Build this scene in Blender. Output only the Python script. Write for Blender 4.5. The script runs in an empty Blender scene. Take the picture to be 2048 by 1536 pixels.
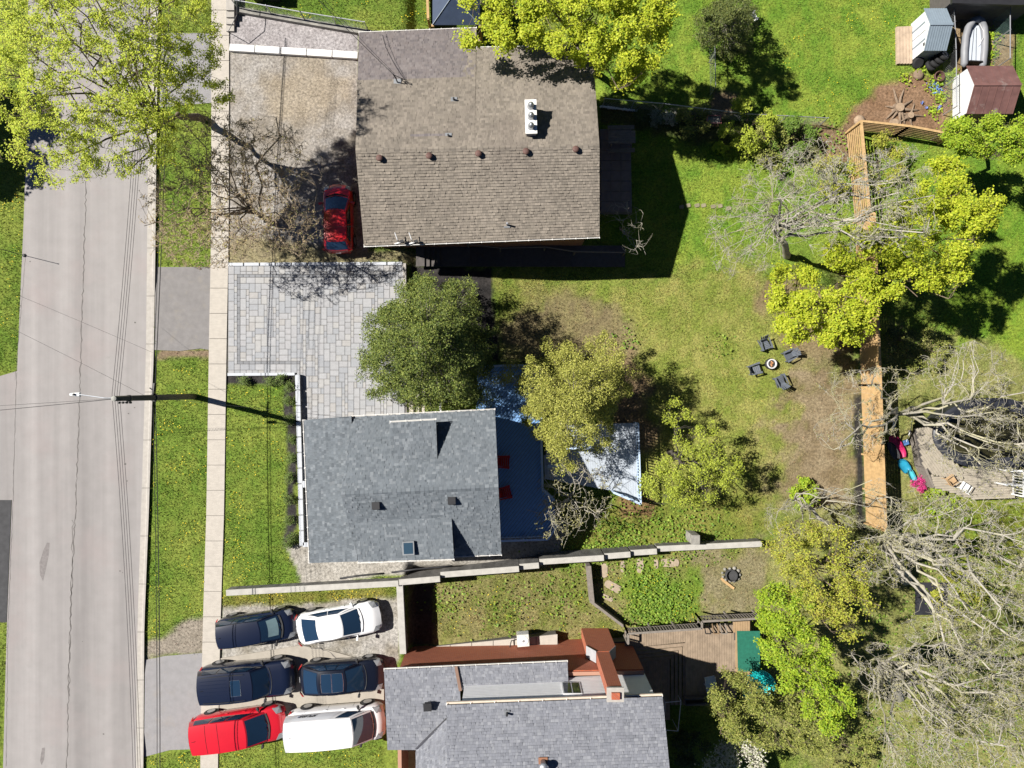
import bpy, math, random
import numpy as np
from mathutils import Vector, Matrix
R = math.radians
scene = bpy.context.scene
col = scene.collection
random.seed(7)

# ---------------------------------------------------------------- camera, sky, sun, exposure
CAM_H, FPX, NX, NY = 40.0, 1366.0, 1024.0, 775.0     # drone height, focal length in photo pixels, nadir pixel
SUN_AZ, SUN_EL = -14.0, 46.0                         # light travels towards this compass angle (from +x), elevation
cd = bpy.data.cameras.new('camera'); cam = bpy.data.objects.new('camera', cd); col.objects.link(cam)
cam.location = (0, 0, CAM_H); cam.rotation_euler = (0, 0, 0)
cd.sensor_width = 36; cd.lens = FPX/2048*36; cd.shift_y = (NY-768)/2048; cd.clip_end = 2000
scene.camera = cam
w = bpy.data.worlds.new('World'); scene.world = w; w.use_nodes = True
nt = w.node_tree; nt.nodes.clear()
so = nt.nodes.new('ShaderNodeOutputWorld'); sb = nt.nodes.new('ShaderNodeBackground'); sk = nt.nodes.new('ShaderNodeTexSky')
sk.sky_type = 'NISHITA'; sk.sun_disc = False; sk.sun_elevation = R(SUN_EL); sk.altitude = 2600; sk.air_density = 0.5; sk.dust_density = 0.1; sk.ozone_density = 5.0
ldir = Vector((math.cos(R(SUN_AZ))*math.cos(R(SUN_EL)), math.sin(R(SUN_AZ))*math.cos(R(SUN_EL)), -math.sin(R(SUN_EL))))
sk.sun_rotation = math.atan2(-ldir.x, -ldir.y) % (2*math.pi)
sb.inputs['Strength'].default_value = 0.05
nt.links.new(sk.outputs[0], sb.inputs[0]); nt.links.new(sb.outputs[0], so.inputs[0])
sl = bpy.data.lights.new('sun', 'SUN'); sl.energy = 5.0; sl.angle = R(0.53); sl.color = (1.0, 0.955, 0.89)
sun = bpy.data.objects.new('sun', sl); col.objects.link(sun)
sun.rotation_euler = ldir.to_track_quat('-Z', 'Y').to_euler(); sun.location = (-40, 10, 60)
vs = scene.view_settings
vs.view_transform = 'Standard'; vs.look = 'None'; vs.gamma = 1; vs.use_curve_mapping = False; vs.exposure = 0.88
scene.cycles.max_bounces = 6; scene.cycles.diffuse_bounces = 2; scene.cycles.glossy_bounces = 3
scene.cycles.transparent_max_bounces = 6; scene.cycles.caustics_reflective = False; scene.cycles.caustics_refractive = False

# ---------------------------------------------------------------- terrain and pixel to place
def sstep(a, b, x):
    t = np.clip((x-a)/(b-a), 0, 1); return t*t*(3-2*t)
def zt(x, y):
    """height of the ground: the street is level, the lots fall about two metres towards their back yards"""
    x = np.asarray(x, float); y = np.asarray(y, float)
    north = -0.5*sstep(-6.35, -5.7, x) - 1.5*sstep(-6.0, 5.0, x)
    south = -1.3*sstep(-6.25, -6.0, x) - 0.7*sstep(-5.0, 5.0, x)
    k = sstep(-10.85, -10.6, y)
    return north*k + south*(1-k)
def P(px, py, z=None):
    if z is None:
        z = 0.0
        for _ in range(6):
            s = (CAM_H-z)/FPX; z = float(zt((px-NX)*s, (NY-py)*s))
    s = (CAM_H-z)/FPX
    return Vector(((px-NX)*s, (NY-py)*s, z))
def PP(lst, z=None): return [P(a, b, z) for a, b in lst]
def lerp(a, b, t): return a+(b-a)*t

# ---------------------------------------------------------------- mesh builder
class MB:
    def __init__(s): s.v = []; s.f = []
    def face(s, pts):
        n = len(s.v); s.v += [tuple(p) for p in pts]; s.f.append(tuple(range(n, n+len(pts)))); return s
    def hexa(s, p):
        n = len(s.v); s.v += [tuple(q) for q in p]
        for f in ((0,3,2,1),(4,5,6,7),(0,1,5,4),(1,2,6,5),(2,3,7,6),(3,0,4,7)): s.f.append(tuple(n+i for i in f))
        return s
    def box(s, x0, x1, y0, y1, z0, z1):
        return s.hexa([(x0,y0,z0),(x1,y0,z0),(x1,y1,z0),(x0,y1,z0),(x0,y0,z1),(x1,y0,z1),(x1,y1,z1),(x0,y1,z1)])
    def obox(s, c, L, W, Hh, ang=0, tilt=0):
        """box centred on c, long side along ang"""
        M = Matrix.Translation(Vector(c)) @ Matrix.Rotation(ang, 4, 'Z') @ Matrix.Rotation(-tilt, 4, 'Y')
        l, w_, h = L/2, W/2, Hh/2
        return s.hexa([M @ Vector(q) for q in ((-l,-w_,-h),(l,-w_,-h),(l,w_,-h),(-l,w_,-h),(-l,-w_,h),(l,-w_,h),(l,w_,h),(-l,w_,h))])
    def beam(s, p, q, w_, h):
        p = Vector(p); q = Vector(q); d = (q-p); d.normalize()
        up = Vector((0,0,1)) if abs(d.z) < .95 else Vector((1,0,0))
        a = d.cross(up); a.normalize(); b = a.cross(d); a = a*w_/2; b = b*h/2
        return s.hexa([p-a-b, p+a-b, q+a-b, q-a-b, p-a+b, p+a+b, q+a+b, q-a+b])
    def prism(s, poly, z0, z1):
        n = len(s.v); k = len(poly)
        s.v += [(p[0], p[1], z0) for p in poly] + [(p[0], p[1], z1) for p in poly]
        s.f.append(tuple(range(n+k-1, n-1, -1))); s.f.append(tuple(range(n+k, n+2*k)))
        for i in range(k): j = (i+1) % k; s.f.append((n+i, n+j, n+k+j, n+k+i))
        return s
    def tube(s, pts, r, n=6, cap=True):
        pts = [Vector(p) for p in pts]; K = len(pts); base = len(s.v)
        rr = r if hasattr(r, '__len__') else [r]*K
        for i, p in enumerate(pts):
            d = pts[min(i+1, K-1)]-pts[max(i-1, 0)]; d.normalize()
            up = Vector((0,0,1)) if abs(d.z) < .9 else Vector((1,0,0))
            a = d.cross(up); a.normalize(); b = a.cross(d)
            for j in range(n):
                t = 2*math.pi*j/n; s.v.append(tuple(p+(a*math.cos(t)+b*math.sin(t))*rr[i]))
        for i in range(K-1):
            for j in range(n):
                j2 = (j+1) % n; s.f.append((base+i*n+j, base+i*n+j2, base+(i+1)*n+j2, base+(i+1)*n+j))
        if cap:
            s.f.append(tuple(base+j for j in range(n))[::-1]); s.f.append(tuple(base+(K-1)*n+j for j in range(n)))
        return s
    def lathe(s, prof, c=(0,0,0), n=16, axis='z', ang=0):
        """prof: (radius, height) pairs"""
        base = len(s.v); c = Vector(c); K = len(prof)
        for r_, h in prof:
            for j in range(n):
                t = 2*math.pi*j/n
                if axis == 'z': q = Vector((r_*math.cos(t), r_*math.sin(t), h))
                else: q = Matrix.Rotation(ang, 3, 'Z') @ Vector((r_*math.cos(t), h, r_*math.sin(t)))
                s.v.append(tuple(c+q))
        for i in range(K-1):
            for j in range(n):
                j2 = (j+1) % n; s.f.append((base+i*n+j, base+i*n+j2, base+(i+1)*n+j2, base+(i+1)*n+j))
        s.f.append(tuple(base+j for j in range(n))[::-1]); s.f.append(tuple(base+(K-1)*n+j for j in range(n)))
        return s
    def grid(s, rows):
        """rows of equal length of points"""
        n = len(s.v); k = len(rows[0])
        for r_ in rows: s.v += [tuple(p) for p in r_]
        for i in range(len(rows)-1):
            for j in range(k-1): s.f.append((n+i*k+j, n+i*k+j+1, n+(i+1)*k+j+1, n+(i+1)*k+j))
        return s

def mesh_np(name, verts, faces):
    """verts (N,3) and faces (F,k) numpy arrays to a mesh"""
    me = bpy.data.meshes.new(name); nv, nf, k = len(verts), len(faces), faces.shape[1]
    me.vertices.add(nv); me.vertices.foreach_set('co', np.ascontiguousarray(verts, dtype=np.float32).ravel())
    me.loops.add(nf*k); me.loops.foreach_set('vertex_index', np.ascontiguousarray(faces, dtype=np.int32).ravel())
    me.polygons.add(nf); me.polygons.foreach_set('loop_start', np.arange(0, nf*k, k, dtype=np.int32))
    me.polygons.foreach_set('loop_total', np.full(nf, k, dtype=np.int32))
    me.update(calc_edges=True); return me

def link(o, parent=None, local=False):
    col.objects.link(o)
    if parent is not None:
        o.parent = parent
        if not local: o.matrix_parent_inverse = parent.matrix_basis.inverted() if parent.parent is None else Matrix()
    return o
def tag(o, label=None, cat=None, group=None, kind=None):
    if label: o['label'] = label
    if cat: o['category'] = cat
    if group: o['group'] = group
    if kind: o['kind'] = kind
    return o
def obj(name, mb, mat, parent=None, local=False, smooth=False, bevel=0):
    if isinstance(mb, MB):
        me = bpy.data.meshes.new(name); me.from_pydata(mb.v, [], mb.f); me.update()
    else: me = mb
    o = bpy.data.objects.new(name, me)
    if mat is not None and not me.materials: me.materials.append(mat)
    if smooth: me.polygons.foreach_set('use_smooth', [True]*len(me.polygons))
    if bevel:
        b = o.modifiers.new('bevel', 'BEVEL'); b.width = bevel; b.segments = 2; b.limit_method = 'ANGLE'
    return link(o, parent, local)
def stuff(o): o['kind'] = 'stuff'; return o
def thing(name, label, cat, loc=(0,0,0), rz=0, group=None):
    o = bpy.data.objects.new(name, None); o.empty_display_size = .2; col.objects.link(o)
    o.location = loc; o.rotation_euler = (0, 0, rz)
    o.matrix_basis = Matrix.Translation(Vector(loc)) @ Matrix.Rotation(rz, 4, 'Z')
    return tag(o, label, cat, group)
def single(name, mb, mat, label, cat, group=None, **k): return tag(obj(name, mb, mat, **k), label, cat, group)
def struct(name, mb, mat, parent=None, **k):
    o = obj(name, mb, mat, parent, **k)
    if parent is None: o['kind'] = 'structure'
    return o
def dup(root, loc=None, rz=None, label=None):
    """copy of a thing with its parts and sub-parts"""
    r_ = root.copy(); col.objects.link(r_)
    if loc is not None: r_.matrix_basis = Matrix.Translation(Vector(loc)) @ Matrix.Rotation(rz or 0, 4, 'Z')
    if label: r_['label'] = label
    for ch in list(root.children):
        c = ch.copy(); col.objects.link(c); c.parent = r_; c.matrix_parent_inverse = ch.matrix_parent_inverse.copy()
        for g in list(ch.children):
            d = g.copy(); col.objects.link(d); d.parent = c; d.matrix_parent_inverse = g.matrix_parent_inverse.copy()
    return r_

# ---------------------------------------------------------------- materials
MATS = {}
def mat(name, c, rough=.8, isl=None, isv=0.0, noise=.15, nscale=3.0, bump=0.0, bscale=40, metal=0.0, spec=.4, coat=0.0, trans=0.0, attr=None, streak=None, spots=None):
    """c: base colour; isl: extra colours picked at random per piece; isv: value jitter per piece; noise: soft blotches; spots: (colour, scale, amount) wear"""
    if name in MATS: return MATS[name]
    m = bpy.data.materials.new(name); m.use_nodes = True; MATS[name] = m
    N = m.node_tree.nodes; L = m.node_tree.links; bs = N['Principled BSDF']
    tc = N.new('ShaderNodeTexCoord'); out = None
    def mix(a, b, fac, mode='MIX'):
        x = N.new('ShaderNodeMix'); x.data_type = 'RGBA'; x.blend_type = mode; x.clamp_result = False
        for sock, v in ((x.inputs[6], a), (x.inputs[7], b), (x.inputs[0], fac)):
            if hasattr(v, 'is_output') or isinstance(v, bpy.types.NodeSocket): L.new(v, sock)
            else: sock.default_value = (*v, 1) if isinstance(v, (tuple, list)) else v
        return x.outputs[2]
    def ntex(scale, detail=3, vec=None, rough_=.6):
        t = N.new('ShaderNodeTexNoise'); t.inputs['Scale'].default_value = scale; t.inputs['Detail'].default_value = detail
        t.inputs['Roughness'].default_value = rough_; L.new(vec or tc.outputs['Object'], t.inputs['Vector']); return t.outputs[0]
    def remap(s, a, b, c_, d):
        r_ = N.new('ShaderNodeMapRange'); r_.inputs[1].default_value = a; r_.inputs[2].default_value = b; r_.inputs[3].default_value = c_; r_.inputs[4].default_value = d
        L.new(s, r_.inputs[0]); return r_.outputs[0]
    def grey(s):
        k = N.new('ShaderNodeCombineColor')
        for i in range(3): L.new(s, k.inputs[i])
        return k.outputs[0]
    base = tuple(c)
    if attr:
        a = N.new('ShaderNodeAttribute'); a.attribute_name = attr; base = a.outputs['Color']
    if isl or isv:
        g = N.new('ShaderNodeNewGeometry'); ri = g.outputs['Random Per Island']
    if isl:
        rp = N.new('ShaderNodeValToRGB'); rp.color_ramp.interpolation = 'CONSTANT'; cols = [c]+list(isl)
        rp.color_ramp.elements[0].color = (*cols[0], 1); rp.color_ramp.elements[1].position = 1/len(cols); rp.color_ramp.elements[1].color = (*cols[1], 1)
        for i in range(2, len(cols)): e = rp.color_ramp.elements.new(i/len(cols)); e.color = (*cols[i], 1)
        L.new(ri, rp.inputs[0]); base = rp.outputs[0]
    if isv:
        w1 = N.new('ShaderNodeTexWhiteNoise'); w1.noise_dimensions = '1D'; L.new(ri, w1.inputs['W'])
        base = mix(base, grey(remap(w1.outputs['Value'], 0, 1, 1-isv, 1+isv)), 1.0, 'MULTIPLY')
    if noise:
        base = mix(base, grey(remap(ntex(nscale), .3, .7, 1-noise, 1+noise)), 1.0, 'MULTIPLY')
    if streak:
        mp = N.new('ShaderNodeMapping'); mp.inputs['Scale'].default_value = streak[0]; L.new(tc.outputs['Object'], mp.inputs[0])
        base = mix(base, grey(remap(ntex(1.0, 4, mp.outputs[0]), .3, .7, 1-streak[1], 1+streak[1])), 1.0, 'MULTIPLY')
    if spots:
        for sc_, sca, lo, hi, am in spots:
            base = mix(base, sc_, remap(ntex(sca, 4), lo, hi, 0, am))
    if isinstance(base, tuple): bs.inputs['Base Color'].default_value = (*base, 1)
    else: L.new(base, bs.inputs['Base Color'])
    bs.inputs['Roughness'].default_value = rough; bs.inputs['Metallic'].default_value = metal
    bs.inputs['Specular IOR Level'].default_value = spec; bs.inputs['Coat Weight'].default_value = coat; bs.inputs['Coat Roughness'].default_value = .04
    if bump:
        bp = N.new('ShaderNodeBump'); bp.inputs['Strength'].default_value = min(1, bump); bp.inputs['Distance'].default_value = .02*max(1, bump)
        L.new(ntex(bscale, 3), bp.inputs['Height']); L.new(bp.outputs[0], bs.inputs['Normal'])
    if trans:
        tr = N.new('ShaderNodeBsdfTranslucent'); mx = N.new('ShaderNodeMixShader'); mx.inputs[0].default_value = trans
        if isinstance(base, tuple): tr.inputs[0].default_value = (*base, 1)
        else: L.new(base, tr.inputs[0])
        o_ = N['Material Output']; L.new(bs.outputs[0], mx.inputs[1]); L.new(tr.outputs[0], mx.inputs[2]); L.new(mx.outputs[0], o_.inputs[0])
    return m

# ---------------------------------------------------------------- smooth noise on arrays
def vnoise(x, y, seed=0):
    rs = np.random.RandomState(seed); T = rs.rand(256, 256)
    xi = np.floor(x).astype(int); yi = np.floor(y).astype(int); fx = x-xi; fy = y-yi
    fx = fx*fx*(3-2*fx); fy = fy*fy*(3-2*fy); g = lambda a, b: T[a % 256, b % 256]
    return (g(xi, yi)*(1-fx)+g(xi+1, yi)*fx)*(1-fy)+(g(xi, yi+1)*(1-fx)+g(xi+1, yi+1)*fx)*fy
def fbm(x, y, f=1.0, o=4, seed=0):
    a = 0; amp = .5; t = 0
    for i in range(o): a = a+amp*vnoise(x*f+i*17.3, y*f+i*9.1, seed+i); t += amp; f *= 2.1; amp *= .55
    return a/t
def inpoly(px, py, poly):
    c = np.zeros(px.shape, bool); n = len(poly); j = n-1
    for i in range(n):
        xi, yi = poly[i]; xj, yj = poly[j]
        k = ((yi > py) != (yj > py))
        with np.errstate(divide='ignore', invalid='ignore'):
            c ^= k & (px < (xj-xi)*(py-yi)/(yj-yi+1e-12)+xi)
        j = i
    return c
# ---------------------------------------------------------------- ground: colours by what grows or lies there, and one painted shadow
def rect(x0, y0, x1, y1): return [(x0, y0), (x1, y0), (x1, y1), (x0, y1)]
# (polygon in photo pixels, colour a, colour b, grass amount, soft edge px, ragged edge px)
ZONES = [
 # lawns
 (rect(1180,-60,2120,520), (.096,.180,.020), (.178,.232,.034), 1.0, 50, 30),
 (rect(1890,320,2120,720), (.098,.185,.018), (.165,.228,.028), 1.0, 20, 20),
 ([(985,550),(1240,560),(1500,540),(1640,620),(1600,1010),(1260,1010),(1250,760),(1000,700)], (.150,.182,.034), (.232,.228,.066), .85, 40, 30),
 ([(1100,1010),(1540,980),(1530,1090),(1110,1110)], (.120,.150,.025), (.185,.180,.045), .7, 25, 20),
 # bare earth
 ([(1040,600),(1150,585),(1260,640),(1250,760),(1120,720),(990,720),(985,640)], (.150,.118,.068), (.190,.165,.075), .40, 40, 34),
 ([(1230,690),(1300,760),(1310,900),(1260,900),(1210,760)], (.145,.098,.058), (.190,.135,.080), .15, 18, 22),
 ([(1600,690),(1720,700),(1722,1050),(1560,1040),(1540,900)], (.150,.112,.066), (.215,.172,.108), .16, 60, 40),
 ([(1500,560),(1720,560),(1720,720),(1560,700)], (.150,.110,.060), (.190,.150,.080), .25, 30, 25),
 ([(1225,985),(1310,985),(1320,1030),(1240,1040)], (.150,.090,.045), (.200,.135,.060), .2, 10, 10),
 # neighbour beyond the timber fence
 ([(1770,640),(2100,730),(2100,1600),(1700,1600),(1530,1480),(1540,1000),(1770,1040)], (.135,.155,.040), (.220,.215,.080), .7, 18, 22),
 ([(1850,990),(2090,990),(2090,1180),(1900,1190)], (.130,.170,.020), (.170,.190,.030), .7, 20, 20),
 # the lot south of the stepped concrete wall
 ([(812,1165),(1535,1085),(1550,1290),(1250,1265),(812,1300)], (.135,.150,.035), (.200,.180,.075), .75, 10, 10),
 ([(1240,1130),(1400,1140),(1390,1250),(1260,1250)], (.095,.165,.020), (.150,.200,.030), 1.0, 24, 34),
 ([(1390,1100),(1530,1100),(1530,1235),(1400,1210)], (.165,.145,.075), (.205,.180,.105), .45, 30, 40),
 ([(812,1165),(866,1165),(866,1290),(812,1300)], (.050,.042,.030), (.075,.060,.045), .1, 4, 6),  # shadow east of the driveway end wall, painted into the ground colour
 # north-east lot: turned soil, old boards, boat yard
 ([(1750,180),(1830,140),(1900,170),(1905,275),(1690,262),(1690,235)], (.155,.092,.052), (.205,.130,.080), .03, 8, 10),
 ([(1905,10),(2030,10),(2025,150),(1905,235)], (.185,.130,.070), (.265,.200,.120), .1, 6, 8),
 ([(1600,240),(1720,250),(1720,330),(1620,330)], (.140,.090,.055), (.180,.125,.075), .15, 10, 12),
 ([(1425,185),(1470,180),(1480,230),(1420,235)], (.150,.110,.070), (.180,.130,.080), .1, 6, 8),
 ([(1200,200),(1480,235),(1640,250),(1640,320),(1450,300),(1200,252)], (.060,.075,.025), (.100,.100,.040), .5, 10, 12),
 # front of the houses
 ([(456,100),(716,112),(735,528),(452,530)], (.195,.172,.142), (.300,.282,.262), .02, 4, 3),
 ([(500,150),(640,130),(700,180),(640,260),(560,250),(520,200)], (.235,.198,.148), (.285,.245,.190), 0, 50, 40),
 ([(452,470),(600,480),(735,500),(830,510),(830,530),(452,530)], (.200,.170,.105), (.230,.205,.110), .25, 10, 10),
 ([(456,12),(716,58),(716,112),(456,92)], (.260,.240,.240), (.330,.310,.310), 0, 2, 1),
 ([(452,748),(592,748),(592,769),(452,770)], (.026,.024,.024), (.048,.044,.042), 0, 1, 3),
 ([(572,765),(592,765),(592,1092),(574,1092)], (.026,.024,.024), (.048,.044,.042), 0, 2, 6),
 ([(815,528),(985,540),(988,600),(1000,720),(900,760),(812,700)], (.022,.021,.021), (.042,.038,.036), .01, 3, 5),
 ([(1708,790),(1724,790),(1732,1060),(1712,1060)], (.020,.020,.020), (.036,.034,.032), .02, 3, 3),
 ([(574,1090),(1120,1085),(1120,1128),(800,1150),(600,1175),(590,1130)], (.275,.255,.220), (.350,.330,.295), .01, 3, 4),
 ([(1000,1075),(1130,1040),(1120,1110),(1000,1110)], (.255,.235,.205), (.320,.300,.270), .02, 4, 4),
 ([(440,1208),(800,1190),(800,1320),(770,1420),(440,1420)], (.205,.185,.150), (.315,.300,.275), .04, 3, 4),
 ([(440,1190),(790,1176),(790,1196),(440,1216)], (.110,.135,.022), (.180,.170,.040), .9, 4, 5),
 ([(318,700),(424,700),(424,716),(312,718)], (.170,.125,.080), (.205,.155,.105), .2, 4, 5),
 ([(300,1290),(420,1225),(420,1310),(290,1318)], (.190,.165,.130), (.235,.205,.165), .2, 6, 8),
]
# paths that hold no grass because something is built on them (photo pixels)
HARD = [[(50,-80),(316,-80),(313,330),(311,560),(308,700),(299,1024),(290,1250),(288,1620),(-10,1620),(14,1240),(30,760),(40,600)],
        [(-60,745),(34,745),(20,1245),(-60,1245)],
        [(422,-80),(460,-80),(460,300),(457,540),(455,700),(450,1024),(440,1300),(438,1620),(402,1620),(404,1400),(412,1024),(418,700),(422,300)],
        [(310,533),(424,533),(424,700),(310,702)], [(288,1312),(404,1308),(404,1500),(288,1512)], [(312,70),(424,70),(424,200),(312,200)],
        [(455,528),(815,528),(815,850),(590,850),(590,745),(455,752)], rect(400,1290,800,1440), rect(592,835,1004,1120), rect(712,60,1200,495),
        rect(765,1275,1340,1620), rect(830,490,1250,530), rect(1000,735,1090,1075), rect(1085,850,1278,985), rect(1205,260,1262,425)]
def to_px(x, y, z):
    s = FPX/(CAM_H-z); return NX+x*s, NY-y*s
def ground_colour(x, y, jit=True):
    z = zt(x, y); px, py = to_px(x, y, z)
    n1 = fbm(x, y, .35, 4, 3); n2 = fbm(x, y, 2.2, 3, 11); n3 = fbm(x, y, .9, 3, 21)
    ca = np.array((.094,.156,.022)); cb = np.array((.176,.212,.040))
    n0 = fbm(x, y, .11, 3, 55); k = np.clip((n1*.45+n2*.3+n0*.35-.55)*3.6+.5, 0, 1)[:, None]
    c = ca*(1-k)+cb*k; g = np.ones(len(x)); rs = np.random.RandomState(5)
    wx = (fbm(x, y, .8, 4, 31)-.5)*2; wy = (fbm(x, y, .8, 4, 41)-.5)*2
    for poly, a, b, gr, soft, rag in ZONES:
        xs = [p[0] for p in poly]; ys = [p[1] for p in poly]; mgn = soft+rag*2+4
        I = np.nonzero((px > min(xs)-mgn) & (px < max(xs)+mgn) & (py > min(ys)-mgn) & (py < max(ys)+mgn))[0]
        if not len(I): continue
        m = np.zeros(len(I)); reps = 7
        for r_ in range(reps):
            t = r_*2.4; rad = soft*math.sqrt(r_/reps)
            m += inpoly(px[I]+wx[I]*rag*1.6+rad*math.cos(t), py[I]+wy[I]*rag*1.6+rad*math.sin(t), poly)
        m /= reps
        if soft > 8: m = sstep(.12, .88, m*.72+(n3[I]*.6+n2[I]*.4)*.56*np.minimum(1, m*6)-.14*np.minimum(1, m*6))
        kk = np.clip((n3[I]*.5+n2[I]*.5-.5)*3.2+.5, 0, 1)[:, None]; zc = np.array(a)*(1-kk)+np.array(b)*kk
        c[I] = c[I]*(1-m[:, None])+zc*m[:, None]; g[I] = g[I]*(1-m)+gr*m
    return c, g
def axis(a, b, d, far):
    core = np.arange(a, b+d*.5, d); o1 = a-np.geomspace(.6, far, 10)[::-1]; o2 = b+np.geomspace(.6, far, 10); return np.concatenate([o1, core, o2])
gx = axis(-32.5, 33.5, .2, 420); gy = axis(-24.5, 25.0, .2, 420)
GX, GY = np.meshgrid(gx, gy); fxs, fys = GX.ravel(), GY.ravel(); fzs = zt(fxs, fys)
nxg, nyg = len(gx), len(gy); I0 = (np.arange(nyg-1)[:, None]*nxg+np.arange(nxg-1)[None, :]).ravel()
gcol, ggr = ground_colour(fxs, fys)
fz2 = fzs + (fbm(fxs, fys, 1.7, 3, 71)-.5)*.05*np.clip((np.abs(fxs) < 33), 0, 1)*(ggr > .05) - .012
_hx, _hy = to_px(fxs, fys, fzs)
for h_ in HARD:
    ins = inpoly(_hx, _hy, h_); fz2[ins] = fzs[ins]-.05
gm = mesh_np('ground', np.stack([fxs, fys, fz2], 1), np.stack([I0, I0+1, I0+nxg+1, I0+nxg], 1))
ca_ = gm.color_attributes.new('tint', 'FLOAT_COLOR', 'POINT')
ca_.data.foreach_set('color', np.concatenate([gcol, np.ones((len(gcol), 1))], 1).astype(np.float32).ravel())
m_ground = mat('ground_cover', (.1,.15,.02), rough=1, attr='tint', noise=.40, nscale=7, bump=1.0, bscale=26, spec=.1, streak=((34,34,34), .42))
gm.polygons.foreach_set('use_smooth', [True]*len(gm.polygons))
ground = obj('ground', gm, m_ground); ground['kind'] = 'structure'

def blade_mesh(n, rs, hmin, hmax, wid, boxpx, gthr, lighten=1.0, jit=.35):
    x0, y0, x1, y1 = boxpx
    px = rs.uniform(x0, x1, n); py = rs.uniform(y0, y1, n); x = (px-NX)*CAM_H/FPX; y = (NY-py)*CAM_H/FPX
    for _ in range(3): s = (CAM_H-zt(x, y))/FPX; x = (px-NX)*s; y = (NY-py)*s
    c, g = ground_colour(x, y); keep = rs.rand(n) < np.clip((g-gthr)*1.4, 0, 1)*(0.35+1.3*fbm(x, y, 1.3, 3, 91))
    for h_ in HARD: keep &= ~inpoly(px, py, h_)
    x, y, c = x[keep], y[keep], c[keep]; n = len(x); z = zt(x, y)-.015
    a = rs.uniform(0, 2*math.pi, n); h = rs.uniform(hmin, hmax, n); ln = rs.uniform(.35, 1.3, n)*h; wd = wid*rs.uniform(.7, 1.5, n)
    dx, dy = np.cos(a), np.sin(a)
    v = np.stack([np.stack([x-dy*wd, y+dx*wd, z], 1), np.stack([x+dy*wd, y-dx*wd, z], 1), np.stack([x+dx*ln, y+dy*ln, z+h], 1)], 1).reshape(-1, 3)
    me = mesh_np('grass', v, np.arange(3*n).reshape(-1, 3))
    j = rs.uniform(1-jit, 1+jit, (n, 1))*lighten; warm = rs.uniform(.82, 1.25, (n, 1)); c = c*j*np.concatenate([warm, np.ones((n, 1)), np.ones((n, 1))], 1)
    at = me.color_attributes.new('tint', 'FLOAT_COLOR', 'POINT')
    at.data.foreach_set('color', np.repeat(np.concatenate([c, np.ones((n, 1))], 1), 3, 0).astype(np.float32).ravel()); return me
m_blade = mat('grass_blades', (.1,.15,.02), rough=.75, attr='tint', noise=0, spec=.25, trans=.25)
rsg = np.random.RandomState(12)
tag(obj('grass', blade_mesh(600000, rsg, .03, .10, .022, (-20,-20,2070,1556), .12, 1.22), m_blade), 'short spring grass covering the lawns and verges', 'grass', kind='stuff')
# dandelions: countless yellow dots in the lawns
def dandelions(n, boxes, rs):
    vs_, fs_ = [], []
    pts = []
    for (x0, y0, x1, y1, share) in boxes:
        k = int(n*share); px = rs.uniform(x0, x1, k); py = rs.uniform(y0, y1, k); pts.append(np.stack([px, py], 1))
    pts = np.concatenate(pts); px, py = pts[:, 0], pts[:, 1]
    keep = fbm(px/34, py/34, 1, 3, 77) > .56
    for h_ in HARD: keep &= ~inpoly(px, py, h_)
    px, py = px[keep], py[keep]; x = (px-NX)*CAM_H/FPX; y = (NY-py)*CAM_H/FPX
    for _ in range(3): s = (CAM_H-zt(x, y))/FPX; x = (px-NX)*s; y = (NY-py)*s
    _, g = ground_colour(x, y); ok = g > .5; x, y = x[ok], y[ok]; k = len(x); z = zt(x, y)+rs.uniform(.06, .12, k); r_ = rs.uniform(.012, .028, k)
    ang = np.arange(6)*math.pi/3
    v = np.stack([x[:, None]+r_[:, None]*np.cos(ang), y[:, None]+r_[:, None]*np.sin(ang), np.repeat(z[:, None], 6, 1)+rs.uniform(-.01, .01, (k, 6))], 2).reshape(-1, 3)
    return mesh_np('dandelions', v, np.arange(6*k).reshape(-1, 6))
tag(obj('dandelion_flowers', dandelions(4200, [(-10,380,46,740,.06),(-10,1250,14,1536,.02),(300,700,418,1300,.16),(452,770,580,1170,.12),(1560,0,1800,240,.13),(310,320,420,530,.04),
    (600,0,860,60,.05),(440,1180,790,1205,.05),(860,1140,1250,1270,.07),(440,1500,800,1536,.07),(1250,1130,1400,1260,.04),(300,1500,400,1536,.02)], rsg), mat('dandelion', (.75,.56,.02), rough=.7, noise=0)),
    'scattered yellow dandelion heads in the lawns', 'dandelions', kind='stuff')

# ---------------------------------------------------------------- road, kerb, pavements
def strip(ptsL, ptsR, z, name, m, parent=None, n=60, zmid=0):
    """sheet between two pixel polylines listed top to bottom"""
    def at(pts, y):
        ys = [p[1] for p in pts]; return float(np.interp(y, ys, [p[0] for p in pts]))
    ys = np.linspace(ptsL[0][1], ptsL[-1][1], n); mb = MB()
    mb.grid([[P(at(ptsL, y), y, z), P((at(ptsL, y)+at(ptsR, y))/2, y, z+zmid), P(at(ptsR, y), y, z)] for y in ys])
    return struct(name, mb, m, parent)
m_asph = mat('old_asphalt', (.265,.250,.242), rough=.92, noise=.05, nscale=1.2, bump=.5, bscale=60, spec=.2, streak=((.62,.018,1), .20), spots=[((.30,.245,.235), .25, .5, .75, .45), ((.225,.215,.21), 14, .6, .75, .3), ((.19,.18,.17), .9, .66, .8, .35)])
m_asph2 = mat('grey_asphalt_apron', (.205,.195,.190), rough=.95, noise=.10, nscale=2.5, bump=.8, bscale=70, spec=.2, spots=[((.25,.225,.19), 1.2, .55, .75, .6)])
m_asph3 = mat('light_asphalt_apron', (.255,.248,.250), rough=.95, noise=.07, nscale=2.5, bump=.8, bscale=70, spec=.2, spots=[((.28,.25,.215), .8, .55, .75, .5)])
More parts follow.
